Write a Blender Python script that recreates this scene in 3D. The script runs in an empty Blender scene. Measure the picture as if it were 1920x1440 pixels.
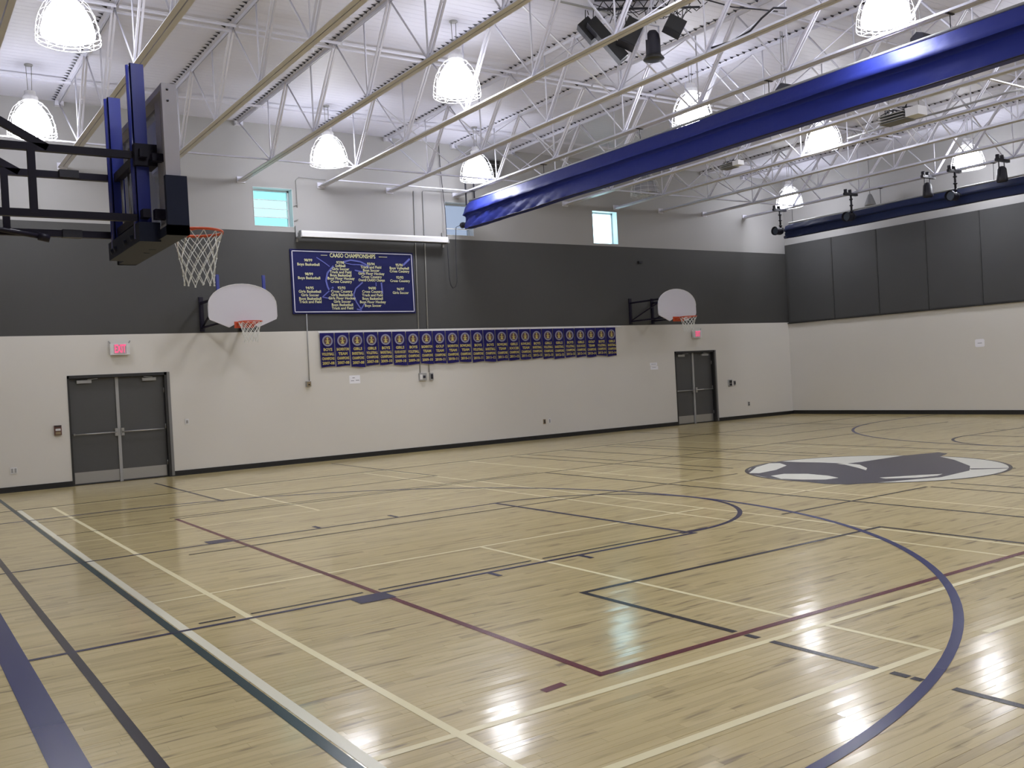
import bpy, bmesh, math, random
from mathutils import Vector, Matrix
random.seed(7)
S = bpy.context.scene
COL = S.collection
PI = math.pi

# ------------------------------------------------------------------ camera, world, exposure
cam_d = bpy.data.cameras.new('camera'); cam = bpy.data.objects.new('camera', cam_d); COL.objects.link(cam)
cam_d.sensor_width = 36.0; cam_d.lens = 36.0 * 1752.88 / 1920.0
cam_d.clip_start = 0.05; cam_d.clip_end = 200
right = Vector((0.82704256, -0.55957734, -0.05360777))
down = Vector((-0.04857759, 0.02386347, -0.9985343))
fwd = Vector((0.56003644, 0.82843451, -0.00744681))
M = Matrix((right, -down, -fwd)).transposed().to_4x4()
M.translation = Vector((0, 0, 1.68))
cam.matrix_world = M
S.camera = cam
S.view_settings.view_transform = 'Standard'
S.view_settings.look = 'None'
S.view_settings.exposure = 0.0
S.view_settings.gamma = 1.0
S.view_settings.use_curve_mapping = False
w = bpy.data.worlds.new('world'); S.world = w; w.use_nodes = True
w.node_tree.nodes['Background'].inputs[0].default_value = (0.50, 0.86, 1.0, 1)
w.node_tree.nodes['Background'].inputs[1].default_value = 6.0
LAMP_SIDE = 30.5
LAMP_TOP = 9.0
LAMP_BOTTOM = 66.0

# ------------------------------------------------------------------ room numbers (metres)
WA = 20.06      # back wall plane (y)
WB = 24.5       # right wall plane (x)
WL = -3.2       # left wall plane
WF = -2.9       # front wall plane, behind the camera
ZR = 7.56       # underside of roof deck
ZT = 7.55       # top of joists
ZBC = 6.25      # underside of joist bottom chords

# ------------------------------------------------------------------ materials
def mat(name, col, rough=0.5, metal=0.0, spec=0.5, emit=None, estr=0.0, noise=None, coat=0.0, bump=None):
    m = bpy.data.materials.new(name); m.use_nodes = True
    nt = m.node_tree; b = nt.nodes['Principled BSDF']
    b.inputs['Base Color'].default_value = (*col, 1); b.inputs['Roughness'].default_value = rough
    b.inputs['Metallic'].default_value = metal; b.inputs['Specular IOR Level'].default_value = spec
    b.inputs['Coat Weight'].default_value = coat
    if emit:
        b.inputs['Emission Color'].default_value = (*emit, 1); b.inputs['Emission Strength'].default_value = estr
    if noise:
        sc, amt = noise
        g = nt.nodes.new('ShaderNodeNewGeometry'); n = nt.nodes.new('ShaderNodeTexNoise'); n.inputs['Scale'].default_value = sc
        n.inputs['Detail'].default_value = 3
        nt.links.new(g.outputs['Position'], n.inputs['Vector'])
        r = nt.nodes.new('ShaderNodeMapRange'); r.inputs['To Min'].default_value = 1 - amt; r.inputs['To Max'].default_value = 1 + amt
        nt.links.new(n.outputs['Fac'], r.inputs['Value'])
        mx = nt.nodes.new('ShaderNodeVectorMath'); mx.operation = 'SCALE'; mx.inputs[0].default_value = col
        nt.links.new(r.outputs['Result'], mx.inputs['Scale']); nt.links.new(mx.outputs[0], b.inputs['Base Color'])
    if bump:
        sc, st = bump
        g = nt.nodes.new('ShaderNodeNewGeometry'); n = nt.nodes.new('ShaderNodeTexNoise'); n.inputs['Scale'].default_value = sc
        nt.links.new(g.outputs['Position'], n.inputs['Vector'])
        bp = nt.nodes.new('ShaderNodeBump'); bp.inputs['Strength'].default_value = st; bp.inputs['Distance'].default_value = 0.02
        nt.links.new(n.outputs['Fac'], bp.inputs['Height']); nt.links.new(bp.outputs[0], b.inputs['Normal'])
    return m

m_lower = mat('paint_cream', (0.66, 0.64, 0.60), 0.5, noise=(0.35, 0.04))
m_band = mat('paint_charcoal', (0.052, 0.052, 0.051), 0.6, noise=(0.5, 0.08))
m_upper = mat('paint_pale_grey', (0.355, 0.35, 0.345), 0.6, noise=(0.4, 0.04))
m_deck = mat('painted_deck', (0.645, 0.65, 0.76), 0.55)
m_steel = mat('white_steel', (0.64, 0.64, 0.72), 0.42)
m_panel = mat('acoustic_fabric', (0.055, 0.056, 0.057), 0.85, noise=(0.8, 0.08))
m_black = mat('black_rubber', (0.010, 0.010, 0.011), 0.45)
m_dark = mat('black_metal', (0.013, 0.013, 0.022), 0.45)
m_door = mat('grey_door_paint', (0.072, 0.073, 0.075), 0.38)
m_frame = mat('door_frame_paint', (0.02, 0.02, 0.021), 0.4)
m_jamb = mat('grey_jamb', (0.18, 0.18, 0.18), 0.5)
m_steelb = mat('brushed_steel', (0.42, 0.42, 0.42), 0.35, metal=0.8)
m_gal = mat('grey_conduit', (0.34, 0.34, 0.34), 0.45)
m_white = mat('white_plastic', (0.72, 0.72, 0.73), 0.4)
m_paper = mat('white_paper', (0.86, 0.86, 0.92), 0.7)
m_ink = mat('grey_ink', (0.25, 0.25, 0.3), 0.7)
m_navybar = mat('navy_black_steel', (0.009, 0.007, 0.020), 0.5, spec=0.3)
m_bluepost = mat('blue_steel', (0.030, 0.045, 0.30), 0.26, coat=0.3)
m_pad = mat('navy_padding', (0.009, 0.014, 0.040), 0.6, spec=0.3)
m_alu = mat('aluminium', (0.50, 0.49, 0.55), 0.42, metal=0.15)
m_orange = mat('orange_rim_paint', (0.55, 0.075, 0.02), 0.4)
m_net = mat('white_cord', (0.75, 0.76, 0.74), 0.8)
m_board = mat('white_board', (0.66, 0.65, 0.72), 0.35)
m_vinyl = mat('blue_vinyl', (0.017, 0.025, 0.17), 0.42, spec=0.4, bump=(5.0, 0.3))
m_vinyl.node_tree.nodes['Principled BSDF'].inputs['Specular Tint'].default_value = (0.22, 0.28, 1.0, 1)
m_vinyl2 = mat('navy_vinyl', (0.016, 0.026, 0.085), 0.45, spec=0.3, bump=(2.2, 0.25))
m_banner = mat('navy_banner_cloth', (0.012, 0.014, 0.085), 0.7, spec=0.2, noise=(2.0, 0.15))
m_pennant = mat('blue_pennant_felt', (0.018, 0.015, 0.12), 0.9, spec=0.2, noise=(6.0, 0.2))
m_yellow = mat('pale_yellow_print', (0.66, 0.66, 0.38), 0.7)
m_gold = mat('gold_print', (0.50, 0.42, 0.13), 0.7)
m_ring = mat('grey_ring_print', (0.24, 0.24, 0.33), 0.7)
m_dkprint = mat('maroon_print', (0.09, 0.04, 0.05), 0.7)
m_ltblue = mat('light_blue_print', (0.10, 0.12, 0.42), 0.7)
m_border = mat('white_border_print', (0.62, 0.62, 0.75), 0.6)
m_exit = mat('exit_red', (0.5, 0.02, 0.08), 0.4, emit=(1.0, 0.12, 0.28), estr=0.9)
m_exitface = mat('exit_face', (0.55, 0.40, 0.45), 0.4)
m_lens = mat('lamp_diffuser', (0.9, 0.9, 0.9), 0.4, emit=(0.93, 0.94, 1.0), estr=LAMP_SIDE)
m_lensb = mat('lamp_lens_bottom', (0.9, 0.9, 0.9), 0.4, emit=(0.93, 0.94, 1.0), estr=LAMP_BOTTOM)
m_lenst = mat('lamp_lens_top', (0.9, 0.9, 0.9), 0.4, emit=(0.93, 0.94, 1.0), estr=LAMP_TOP)
m_lensoff = mat('unlit_diffuser', (0.30, 0.30, 0.33), 0.3)
m_guard = mat('white_wire', (0.80, 0.80, 0.82), 0.4)
m_lamp_housing = mat('lamp_housing', (0.75, 0.75, 0.76), 0.4)
m_glow = mat('faint_spot_lens', (0.08, 0.10, 0.14), 0.1)
m_redbox = mat('dark_red_box', (0.12, 0.05, 0.04), 0.4)
m_brown = mat('tan_metal', (0.28, 0.22, 0.13), 0.5)
# court paint
def paint(n, c, r=0.26): return mat(n, c, r, spec=0.32)
p_navy = paint('navy_court_paint', (0.030, 0.026, 0.075))
p_blue = paint('blue_court_paint', (0.030, 0.035, 0.14))
p_black = paint('black_court_paint', (0.030, 0.024, 0.030))
p_green = paint('green_court_paint', (0.012, 0.045, 0.052))
p_red = paint('maroon_court_paint', (0.14, 0.022, 0.030))
p_white = paint('white_court_paint', (0.95, 0.92, 0.74))
p_cream = paint('cream_court_paint', (0.98, 0.89, 0.56))
p_logod = paint('charcoal_court_paint', (0.060, 0.058, 0.085))
p_logow = paint('ivory_court_paint', (0.86, 0.86, 0.76))

# maple floor
def maple():
    m = bpy.data.materials.new('varnished_maple'); m.use_nodes = True; nt = m.node_tree; b = nt.nodes['Principled BSDF']
    L = nt.links.new; N = nt.nodes.new
    at = N('ShaderNodeAttribute'); at.attribute_name = 'tone'
    g = N('ShaderNodeNewGeometry')
    mp = N('ShaderNodeMapping'); mp.inputs['Scale'].default_value = (1.6, 34, 1); L(g.outputs['Position'], mp.inputs['Vector'])
    n1 = N('ShaderNodeTexNoise'); n1.inputs['Scale'].default_value = 1.0; n1.inputs['Detail'].default_value = 4; L(mp.outputs[0], n1.inputs['Vector'])
    mp2 = N('ShaderNodeMapping'); mp2.inputs['Scale'].default_value = (2.0, 15, 1); L(g.outputs['Position'], mp2.inputs['Vector'])
    n2 = N('ShaderNodeTexNoise'); n2.inputs['Scale'].default_value = 1.15; n2.inputs['Detail'].default_value = 2; L(mp2.outputs[0], n2.inputs['Vector'])
    ramp = N('ShaderNodeValToRGB')
    e = ramp.color_ramp.elements
    e[0].position = 0.0; e[0].color = (0.28, 0.20, 0.075, 1)
    e[1].position = 1.0; e[1].color = (0.74, 0.60, 0.28, 1)
    k = e.new(0.22); k.color = (0.48, 0.37, 0.155, 1)
    k = e.new(0.6); k.color = (0.67, 0.535, 0.235, 1)
    a1 = N('ShaderNodeMath'); a1.operation = 'MULTIPLY_ADD'; a1.inputs[1].default_value = 0.55; L(n1.outputs['Fac'], a1.inputs[0])
    sub = N('ShaderNodeMath'); sub.operation = 'ADD'; sub.inputs[1].default_value = -0.27
    L(at.outputs['Fac'], a1.inputs[2]); L(a1.outputs[0], sub.inputs[0])
    # dark mineral streaks
    mr = N('ShaderNodeMapRange'); mr.inputs['From Min'].default_value = 0.575; mr.inputs['From Max'].default_value = 0.70
    mr.inputs['To Min'].default_value = 0.0; mr.inputs['To Max'].default_value = 0.48; L(n2.outputs['Fac'], mr.inputs['Value'])
    s2 = N('ShaderNodeMath'); s2.operation = 'SUBTRACT'; L(sub.outputs[0], s2.inputs[0]); L(mr.outputs[0], s2.inputs[1])
    L(s2.outputs[0], ramp.inputs['Fac']); L(ramp.outputs['Color'], b.inputs['Base Color'])
    b.inputs['Roughness'].default_value = 0.40; b.inputs['Specular IOR Level'].default_value = 0.35
    b.inputs['Coat Weight'].default_value = 0.85; b.inputs['Coat Roughness'].default_value = 0.14; b.inputs['Coat IOR'].default_value = 1.5
    return m
m_maple = maple()
m_slab = mat('floor_gap', (0.30, 0.23, 0.12), 0.6)

def glass(name, tint, transp):
    m = bpy.data.materials.new(name); m.use_nodes = True; nt = m.node_tree
    for n in list(nt.nodes):
        if n.type != 'OUTPUT_MATERIAL': nt.nodes.remove(n)
    out = [n for n in nt.nodes if n.type == 'OUTPUT_MATERIAL'][0]
    t = nt.nodes.new('ShaderNodeBsdfTransparent'); t.inputs[0].default_value = (*tint, 1)
    p = nt.nodes.new('ShaderNodeBsdfPrincipled'); p.inputs['Base Color'].default_value = (0.35, 0.36, 0.42, 1); p.inputs['Roughness'].default_value = 0.08
    mx = nt.nodes.new('ShaderNodeMixShader'); mx.inputs[0].default_value = 1 - transp
    nt.links.new(t.outputs[0], mx.inputs[1]); nt.links.new(p.outputs[0], mx.inputs[2]); nt.links.new(mx.outputs[0], out.inputs[0])
    return m
g_board = glass('backboard_glass', (0.80, 0.82, 0.88), 0.45)
g_win1 = glass('louvre_glass', (0.52, 0.52, 0.48), 0.92)
g_win1b = glass('louvre_glass_shaded', (0.42, 0.50, 0.48), 0.90)  # same louvre glass with shade put into a darker tint
g_win2 = glass('tinted_pane', (0.37, 0.315, 0.34), 0.92)
g_win3 = glass('clear_pane', (1.0, 1.0, 1.0), 0.97)

# ------------------------------------------------------------------ mesh builder
class MB:
    def __init__(s): s.v = []; s.f = []; s.mi = []; s.sm = []
    def add(s, vs, fs, mi=0, smooth=False):
        o = len(s.v); s.v += [tuple(p) for p in vs]
        for f in fs: s.f.append(tuple(i + o for i in f)); s.mi.append(mi); s.sm.append(smooth)
        return s
    def box(s, a, b, mi=0):
        (x0, y0, z0), (x1, y1, z1) = a, b
        x0, x1 = min(x0, x1), max(x0, x1); y0, y1 = min(y0, y1), max(y0, y1); z0, z1 = min(z0, z1), max(z0, z1)
        return s.add([(x0,y0,z0),(x1,y0,z0),(x1,y1,z0),(x0,y1,z0),(x0,y0,z1),(x1,y0,z1),(x1,y1,z1),(x0,y1,z1)],
                     [(0,3,2,1),(4,5,6,7),(0,1,5,4),(1,2,6,5),(2,3,7,6),(3,0,4,7)], mi)
    def cbox(s, c, d, rot=None, mi=0):
        R = rot if rot else Matrix.Identity(3); c = Vector(c); h = Vector(d) / 2
        vs = [c + R @ Vector((sx*h.x, sy*h.y, sz*h.z)) for sz in (-1,1) for sx, sy in ((-1,-1),(1,-1),(1,1),(-1,1))]
        return s.add(vs, [(0,3,2,1),(4,5,6,7),(0,1,5,4),(1,2,6,5),(2,3,7,6),(3,0,4,7)], mi)
    def bar(s, p, q, w, h=None, mi=0, up=(0,0,1)):
        p, q = Vector(p), Vector(q); h = h or w; d = (q - p); L = d.length; d = d / L
        u = Vector(up); 
        if abs(d.dot(u)) > 0.98: u = Vector((0,1,0))
        a = d.cross(u).normalized(); b = a.cross(d)
        R = Matrix((a, d, b)).transposed()
        return s.cbox((p + q) / 2, (w, L, h), R, mi)
    def tube(s, pts, r, n=8, mi=0, cap=True, smooth=True, closed=False):
        pts = [Vector(p) for p in pts]; o = len(s.v); m = len(pts); prev = None; vs = []
        for i, p in enumerate(pts):
            if closed: d = pts[(i+1) % m] - pts[i-1]
            else: d = (pts[min(i+1, m-1)] - pts[max(i-1, 0)])
            d.normalize()
            if prev is None:
                u = Vector((0,0,1)) if abs(d.z) < 0.9 else Vector((1,0,0))
                a = d.cross(u).normalized()
            else:
                a = (prev - d * prev.dot(d)).normalized()
            prev = a; b = d.cross(a)
            rr = r[i] if isinstance(r, (list, tuple)) else r
            for k in range(n):
                t = 2*PI*k/n; vs.append(p + a*math.cos(t)*rr + b*math.sin(t)*rr)
        fs = []
        for i in range(m if closed else m-1):
            j = (i+1) % m
            for k in range(n): fs.append((i*n+k, i*n+(k+1)%n, j*n+(k+1)%n, j*n+k))
        if cap and not closed: fs.append(tuple(range(n))[::-1]); fs.append(tuple((m-1)*n+k for k in range(n)))
        return s.add(vs, fs, mi, smooth)
    def lathe(s, prof, c=(0,0,0), n=24, mi=0, axis='z', smooth=True, cap=False):
        c = Vector(c); vs = []
        for r, z in prof:
            for k in range(n):
                t = 2*PI*k/n
                if axis == 'z': vs.append(c + Vector((r*math.cos(t), r*math.sin(t), z)))
                elif axis == 'y': vs.append(c + Vector((r*math.cos(t), z, r*math.sin(t))))
                else: vs.append(c + Vector((z, r*math.cos(t), r*math.sin(t))))
        fs = [(i*n+k, i*n+(k+1)%n, (i+1)*n+(k+1)%n, (i+1)*n+k) for i in range(len(prof)-1) for k in range(n)]
        if cap: fs.append(tuple(range(n))[::-1]); fs.append(tuple((len(prof)-1)*n+k for k in range(n)))
        return s.add(vs, fs, mi, smooth)
    def poly(s, pts, mi=0): return s.add(pts, [tuple(range(len(pts)))], mi)
    def prism(s, pts2, z0, z1, plane='xy', mi=0):
        def P(a, b, c): return (a, b, c) if plane == 'xy' else (a, c, b) if plane == 'xz' else (c, a, b)
        n = len(pts2); vs = [P(a, b, z0) for a, b in pts2] + [P(a, b, z1) for a, b in pts2]
        fs = [tuple(range(n))[::-1], tuple(range(n, 2*n))] + [(i, (i+1)%n, n+(i+1)%n, n+i) for i in range(n)]
        return s.add(vs, fs, mi)
    def mesh(s, name, mats):
        me = bpy.data.meshes.new(name); me.from_pydata(s.v, [], s.f)
        for m in (mats if isinstance(mats, (list, tuple)) else [mats]): me.materials.append(m)
        me.polygons.foreach_set('material_index', s.mi); me.polygons.foreach_set('use_smooth', s.sm)
        me.update(); return me
    def build(s, name, mats, parent=None, loc=None):
        return link(name, s.mesh(name, mats), parent, loc)

def link(name, me, parent=None, loc=None):
    o = bpy.data.objects.new(name, me); COL.objects.link(o)
    if parent: o.parent = parent
    if loc is not None: o.location = loc
    return o
def tag(o, label, cat, group=None):
    o['label'] = label; o['category'] = cat
    if group: o['group'] = group
    return o
def thing(name, label, cat, loc=(0,0,0), group=None, rz=0):
    o = bpy.data.objects.new(name, None); COL.objects.link(o); o.location = loc; o.rotation_euler = (0,0,rz)
    return tag(o, label, cat, group)
def struct(o): o['kind'] = 'structure'; return o
def copy_tree(o, parent=None):
    c = o.copy(); COL.objects.link(c); c.parent = parent
    for ch in list(o.children): copy_tree(ch, c)
    return c
def sub(mb, org):   # shift a builder's verts so they are local to org
    ox, oy, oz = org; mb.v = [(x-ox, y-oy, z-oz) for x, y, z in mb.v]; return mb
ORD = ['first','second','third','fourth','fifth','sixth','seventh','eighth','ninth','tenth','eleventh','twelfth','thirteenth','fourteenth']

def text_mesh(txt, size, w=None, bold=0.0, res=2):
    cu = bpy.data.curves.new('t', 'FONT'); cu.body = txt; cu.size = size; cu.resolution_u = res; cu.offset = bold
    cu.align_x = 'CENTER'; cu.align_y = 'CENTER'
    o = bpy.data.objects.new('t', cu); COL.objects.link(o)
    dg = bpy.context.evaluated_depsgraph_get(); me = bpy.data.meshes.new_from_object(o.evaluated_get(dg))
    bpy.data.objects.remove(o); bpy.data.curves.remove(cu)
    vs = [v.co.copy() for v in me.vertices]; fs = [tuple(p.vertices) for p in me.polygons]; bpy.data.meshes.remove(me)
    if w and vs:
        wid = max(v.x for v in vs) - min(v.x for v in vs)
        if wid > w:
            for v in vs: v.x *= w / wid
    return vs, fs
def text_on_back(mb, txt, x, z, y, size, w=None, bold=0.0, mi=0):   # reads correctly seen from -y
    vs, fs = text_mesh(txt, size, w, bold)
    mb.add([(x + v.x, y, z + v.y) for v in vs], fs, mi)

# ------------------------------------------------------------------ shell
def cells(r, holes, cuts):
    x0, x1, z0, z1 = r
    xs = sorted(set([x0, x1] + [h[0] for h in holes] + [h[1] for h in holes]))
    zs = sorted(set([z0, z1] + cuts + [h[2] for h in holes] + [h[3] for h in holes]))
    for i in range(len(xs)-1):
        for j in range(len(zs)-1):
            cx, cz = (xs[i]+xs[i+1])/2, (zs[j]+zs[j+1])/2
            if any(h[0] < cx < h[1] and h[2] < cz < h[3] for h in holes): continue
            yield xs[i], xs[i+1], zs[j], zs[j+1]
ZA0, ZA1 = 2.965, 5.19
WIN = [(6.98, 7.88, 5.30, 6.16), (11.83, 12.64, 5.29, 6.12), (16.53, 17.42, 5.25, 6.16)]
DOOR = [(3.05, 4.94, 0.0, 2.17), (19.37, 21.02, 0.0, 2.17)]
b = MB()
for x0, x1, z0, z1 in cells((WL-0.3, WB+0.3, 0, 7.9), WIN + DOOR, [ZA0, ZA1]):
    zc = (z0+z1)/2
    b.box((x0, WA, z0), (x1, WA+0.3, z1), 0 if zc < ZA0 else 1 if zc < ZA1 else 2)
wall_back = struct(b.build('wall_back', [m_lower, m_band, m_upper]))
b = MB()
b.box((WB, WF, 0), (WB+0.3, WA, 2.93), 0); b.box((WB, WF, 2.93), (WB+0.3, WA, 5.46), 1); b.box((WB, WF, 5.46), (WB+0.3, WA, 7.9), 2)
wall_right = struct(b.build('wall_right', [m_lower, m_band, m_upper]))
b = MB(); b.box((WL-0.3, WF, 0), (WL, WA, 2.965), 0); b.box((WL-0.3, WF, 2.965), (WL, WA, 5.19), 1); b.box((WL-0.3, WF, 5.19), (WL, WA, 7.9), 2)
struct(b.build('wall_left', [m_lower, m_band, m_upper]))
b = MB(); b.box((WL-0.3, WF-0.3, 0), (WB+0.3, WF, 2.965), 0); b.box((WL-0.3, WF-0.3, 2.965), (WB+0.3, WF, 5.19), 1); b.box((WL-0.3, WF-0.3, 5.19), (WB+0.3, WF, 7.9), 2)
struct(b.build('wall_front', [m_lower, m_band, m_upper]))
# acoustic panels on the right wall
ys = [19.97]
for k in range(15): ys.append(18.238 - 1.56*k)
for i in range(len(ys)-1):
    y1, y0 = ys[i], max(ys[i+1], WF+0.02)
    if y1 - y0 < 0.1: break
    b = MB(); b.box((WB-0.045, y0+0.008, 2.945), (WB, y1-0.008, 5.45)); b.box((WB-0.052, y0+0.03, 2.965), (WB-0.045, y1-0.03, 5.43))
    b.build('acoustic_panel', m_panel, wall_right)
b = MB(); b.box((WB-0.06, WF, 2.915), (WB, WA-0.01, 2.943)); b.build('panel_rail', m_frame, wall_right)

# roof deck, ribs run along x
b = MB(); p = 0.152; y = WF - 0.1; prof = []
while y < WA + 0.2:
    prof += [(y, ZR), (y+0.1485, ZR), (y+0.149, ZR+0.012), (y+0.1515, ZR+0.012)]; y += p
n = len(prof); xs = [WL-0.1, WB+0.1]
b.add([(x, py, pz) for x in xs for py, pz in prof], [(i, i+1, n+i+1, n+i) for i in range(n-1)])
b.box((WL-0.3, WF-0.3, 7.72), (WB+0.3, WA+0.3, 7.9))  # unseen solid box added over the deck to block outside light
ceiling = struct(b.build('ceiling', m_deck))

# floor slab
b = MB(); b.box((WL-0.3, WF-0.3, -0.3), (WB+0.3, WA+0.3, -0.006))
floor = struct(b.build('floor', m_slab))
PW = 0.057
def tone_attr(me, vals):
    a = me.attributes.new('tone', 'FLOAT', 'POINT'); a.data.foreach_set('value', vals)
def in_view(x, y):
    d = Vector((x, y, -1.68)); z = d.dot(fwd)
    if z < 0.5: return None
    u = d.dot(right)/z*1752.88; v = d.dot(down)/z*1752.88
    return z if abs(u) < 960 and v < 720 else None
strips = []
rr = random.Random(11)
row = 0; y = WF
while y < WA:
    x = WL - rr.random()*1.2
    while x < WB:
        L = rr.choice([0.35, 0.5, 0.7, 0.9, 1.15, 1.5]) * (0.85 + 0.3*rr.random())
        t = min(1, max(0, rr.gauss(0.58, 0.10))); 
        if rr.random() < 0.025: t *= 0.5
        strips.append((max(x, WL), min(x+L, WB), y, min(y+PW, WA), t, rr.gauss(0, 1)*0.00020, rr.gauss(0, 1)*0.00008))
        x += L
    y += PW; row += 1
def strip_geo(sx):
    x0, x1, y0, y1, t, tilt, tx = sx; g = 0.00025
    x0 += g; x1 -= g; y0 += g; y1 -= g; e = 0.0005
    ta, tb = tilt, -tilt
    vs = [(x0,y0+e,ta),(x1,y0+e,ta+tx),(x1,y1-e,tb+tx),(x0,y1-e,tb),
          (x0,y0,-0.0012),(x1,y0,-0.0012),(x1,y1,-0.0012),(x0,y1,-0.0012)]
    fs = [(0,1,2,3),(4,5,1,0),(5,6,2,1),(6,7,3,2),(7,4,0,3)]
    return vs, fs, t
cand = []
for i, sx in enumerate(strips):
    z = in_view((sx[0]+sx[1])/2, (sx[2]+sx[3])/2)
    if z: cand.append((z*z/(sx[1]-sx[0]), i))
cand.sort(); near = set(i for _, i in cand[:298])
rest = MB(); tones = []
for i, sx in enumerate(strips):
    vs, fs, t = strip_geo(sx)
    if i in near:
        sb = MB(); sb.add(vs + [(v[0], v[1], -0.006) for v in vs[4:]], fs + [(8,9,5,4),(9,10,6,5),(10,11,7,6),(11,8,4,7)])
        me = sb.mesh('floor_strip', m_maple); tone_attr(me, [t]*12); link('floor_strip', me, floor)
    else:
        rest.add(vs[:4], fs[:1]); tones += [t]*4
me = rest.mesh('maple_strips', m_maple); tone_attr(me, tones); o = link('maple_strips', me, floor); o['kind'] = 'stuff'

# ------------------------------------------------------------------ court markings (painted on the floor)
HZ = [0.0]
def mark(name, mb, m): return mb.build(name, m, floor)
def zline(): HZ[0] += 0.00002; return 0.0011 + HZ[0]
def ylines(name, m, x, spans, w=0.05):
    z = zline()
    for y0, y1 in spans: b = MB(); b.add([(x-w/2,y0,z),(x+w/2,y0,z),(x+w/2,y1,z),(x-w/2,y1,z)], [(0,1,2,3)]); mark(name, b, m)
def xlines(name, m, y, spans, w=0.05):
    z = zline()
    for x0, x1 in spans: b = MB(); b.add([(x0,y-w/2,z),(x1,y-w/2,z),(x1,y+w/2,z),(x0,y+w/2,z)], [(0,1,2,3)]); mark(name, b, m)
def arc(name, m, cx, cy, r, a0, a1, w=0.05, n=96):
    b = MB(); z = zline(); vs = []
    for i in range(n+1):
        t = math.radians(a0 + (a1-a0)*i/n)
        for q in (r-w/2, r+w/2): vs.append((cx+q*math.cos(t), cy+q*math.sin(t), z))
    b.add(vs, [(2*i, 2*i+1, 2*i+3, 2*i+2) for i in range(n)]); return mark(name, b, m)
XC = 12.5
# badminton (cream and white)
xlines('court_line', p_cream, 7.97, [(1.75, 8.03), (9.45, 15.6)], 0.04)
xlines('court_line', p_cream, 3.86, [(1.75, 8.6), (9.45, 15.6)], 0.05)
xlines('court_line', p_cream, 3.09, [(1.75, 4.92), (5.42, 8.0), (9.45, 15.6)], 0.055)
xlines('court_line', p_cream, 16.42, [(1.75, 8.03), (9.45, 15.6)], 0.04)
xlines('court_line', p_cream, 12.1, [(1.75, 8.03), (9.45, 15.6)], 0.03)
for x, w_ in ((2.195, 0.05), (7.57, 0.04), (8.05, 0.04), (9.91, 0.04), (15.09, 0.04)): ylines('court_line', p_cream, x, [(-1.0, 16.42)] if x < 3 else [(3.09, 16.42)], w_)
ylines('court_line', p_cream, 4.9, [(3.09, 3.84), (4.10, 7.97), (12.1, 16.42)], 0.04)
ylines('court_line', p_cream, 12.5, [(3.09, 6.8), (12.1, 16.42)], 0.03)
ylines('court_line', p_white, 1.725, [(WF+0.3, 16.6)], 0.065)
ylines('court_line', p_green, 1.652, [(WF+0.3, 19.0)], 0.06)
# volleyball (maroon)
ylines('court_line', p_red, 3.245, [(4.05, 13.12)], 0.052)
xlines('court_line', p_red, 4.075, [(3.22, 21.75)], 0.055)
xlines('court_line', p_black, 13.1, [(3.22, 21.75)], 0.04)
ylines('court_line', p_black, 9.44, [(4.1, 13.1)], 0.05)
ylines('court_line', p_black, 15.5, [(4.1, 13.1)], 0.05)
b = MB(); z = zline(); b.add([(2.845,4.04,z),(3.0,4.06,z),(3.0,4.12,z),(2.845,4.10,z)], [(0,1,2,3)]); mark('court_line', b, p_red)
# cross court keys (black)
ylines('court_line', p_black, 4.385, [(4.13, 5.67), (3.94, 4.04), (3.12, 3.84), (2.93, 3.03), (2.85, 2.91), (-1.5, 2.68)], 0.05)
xlines('court_line', p_black, 5.67, [(4.36, 8.17)], 0.05)
ylines('court_line', p_black, 8.15, [(-1.0, 5.67)], 0.05)
ylines('court_line', p_black, 4.32, [(14.5, 18.9)], 0.05)
ylines('court_line', p_black, 8.1, [(14.5, 19.2)], 0.04)
xlines('court_line', p_black, 14.55, [(1.75, 8.12)], 0.04)
ylines('court_line', p_black, 16.9, [(14.5, 19.2)], 0.04); ylines('court_line', p_black, 20.6, [(14.5, 19.2)], 0.04); xlines('court_line', p_black, 14.55, [(16.9, 20.6)], 0.04)
# side and centre lines, thin seam lines
xlines('sideline', p_black, 16.58, [(WL+0.5, 23.9)], 0.05); xlines('sideline', p_navy, 0.92, [(WL+0.5, 23.9)], 0.05)
ylines('baseline', p_blue, 0.64, [(WF+0.3, 17.0)], 0.16)
ylines('court_line', p_black, 0.975, [(WF+0.3, 17.0)], 0.055)
for x in (11.0, 11.45, 13.6, 14.0): ylines('court_line', p_black, x, [(1.0, 6.9), (10.65, 16.5)] if 10.6 < x < 14.4 else [(1, 16.5)], 0.04)
ylines('centre_line', p_black, 12.5, [(0.92, 6.9), (10.65, 16.58)], 0.05)
xlines('court_line', p_black, 12.93, [(1.75, 3.2)], 0.03); xlines('court_line', p_black, 13.27, [(3.2, 9.4)], 0.03)
xlines('court_line', p_black, 6.99, [(1.85, 2.12), (2.24, 3.16), (3.30, 4.83), (4.96, 6.72), (6.8, 7.1)], 0.032)
xlines('court_line', p_black, 6.94, [(8.2, 10.98)], 0.04)
xlines('court_line', p_black, 10.05, [(2.6, 10.9)], 0.035)
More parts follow.
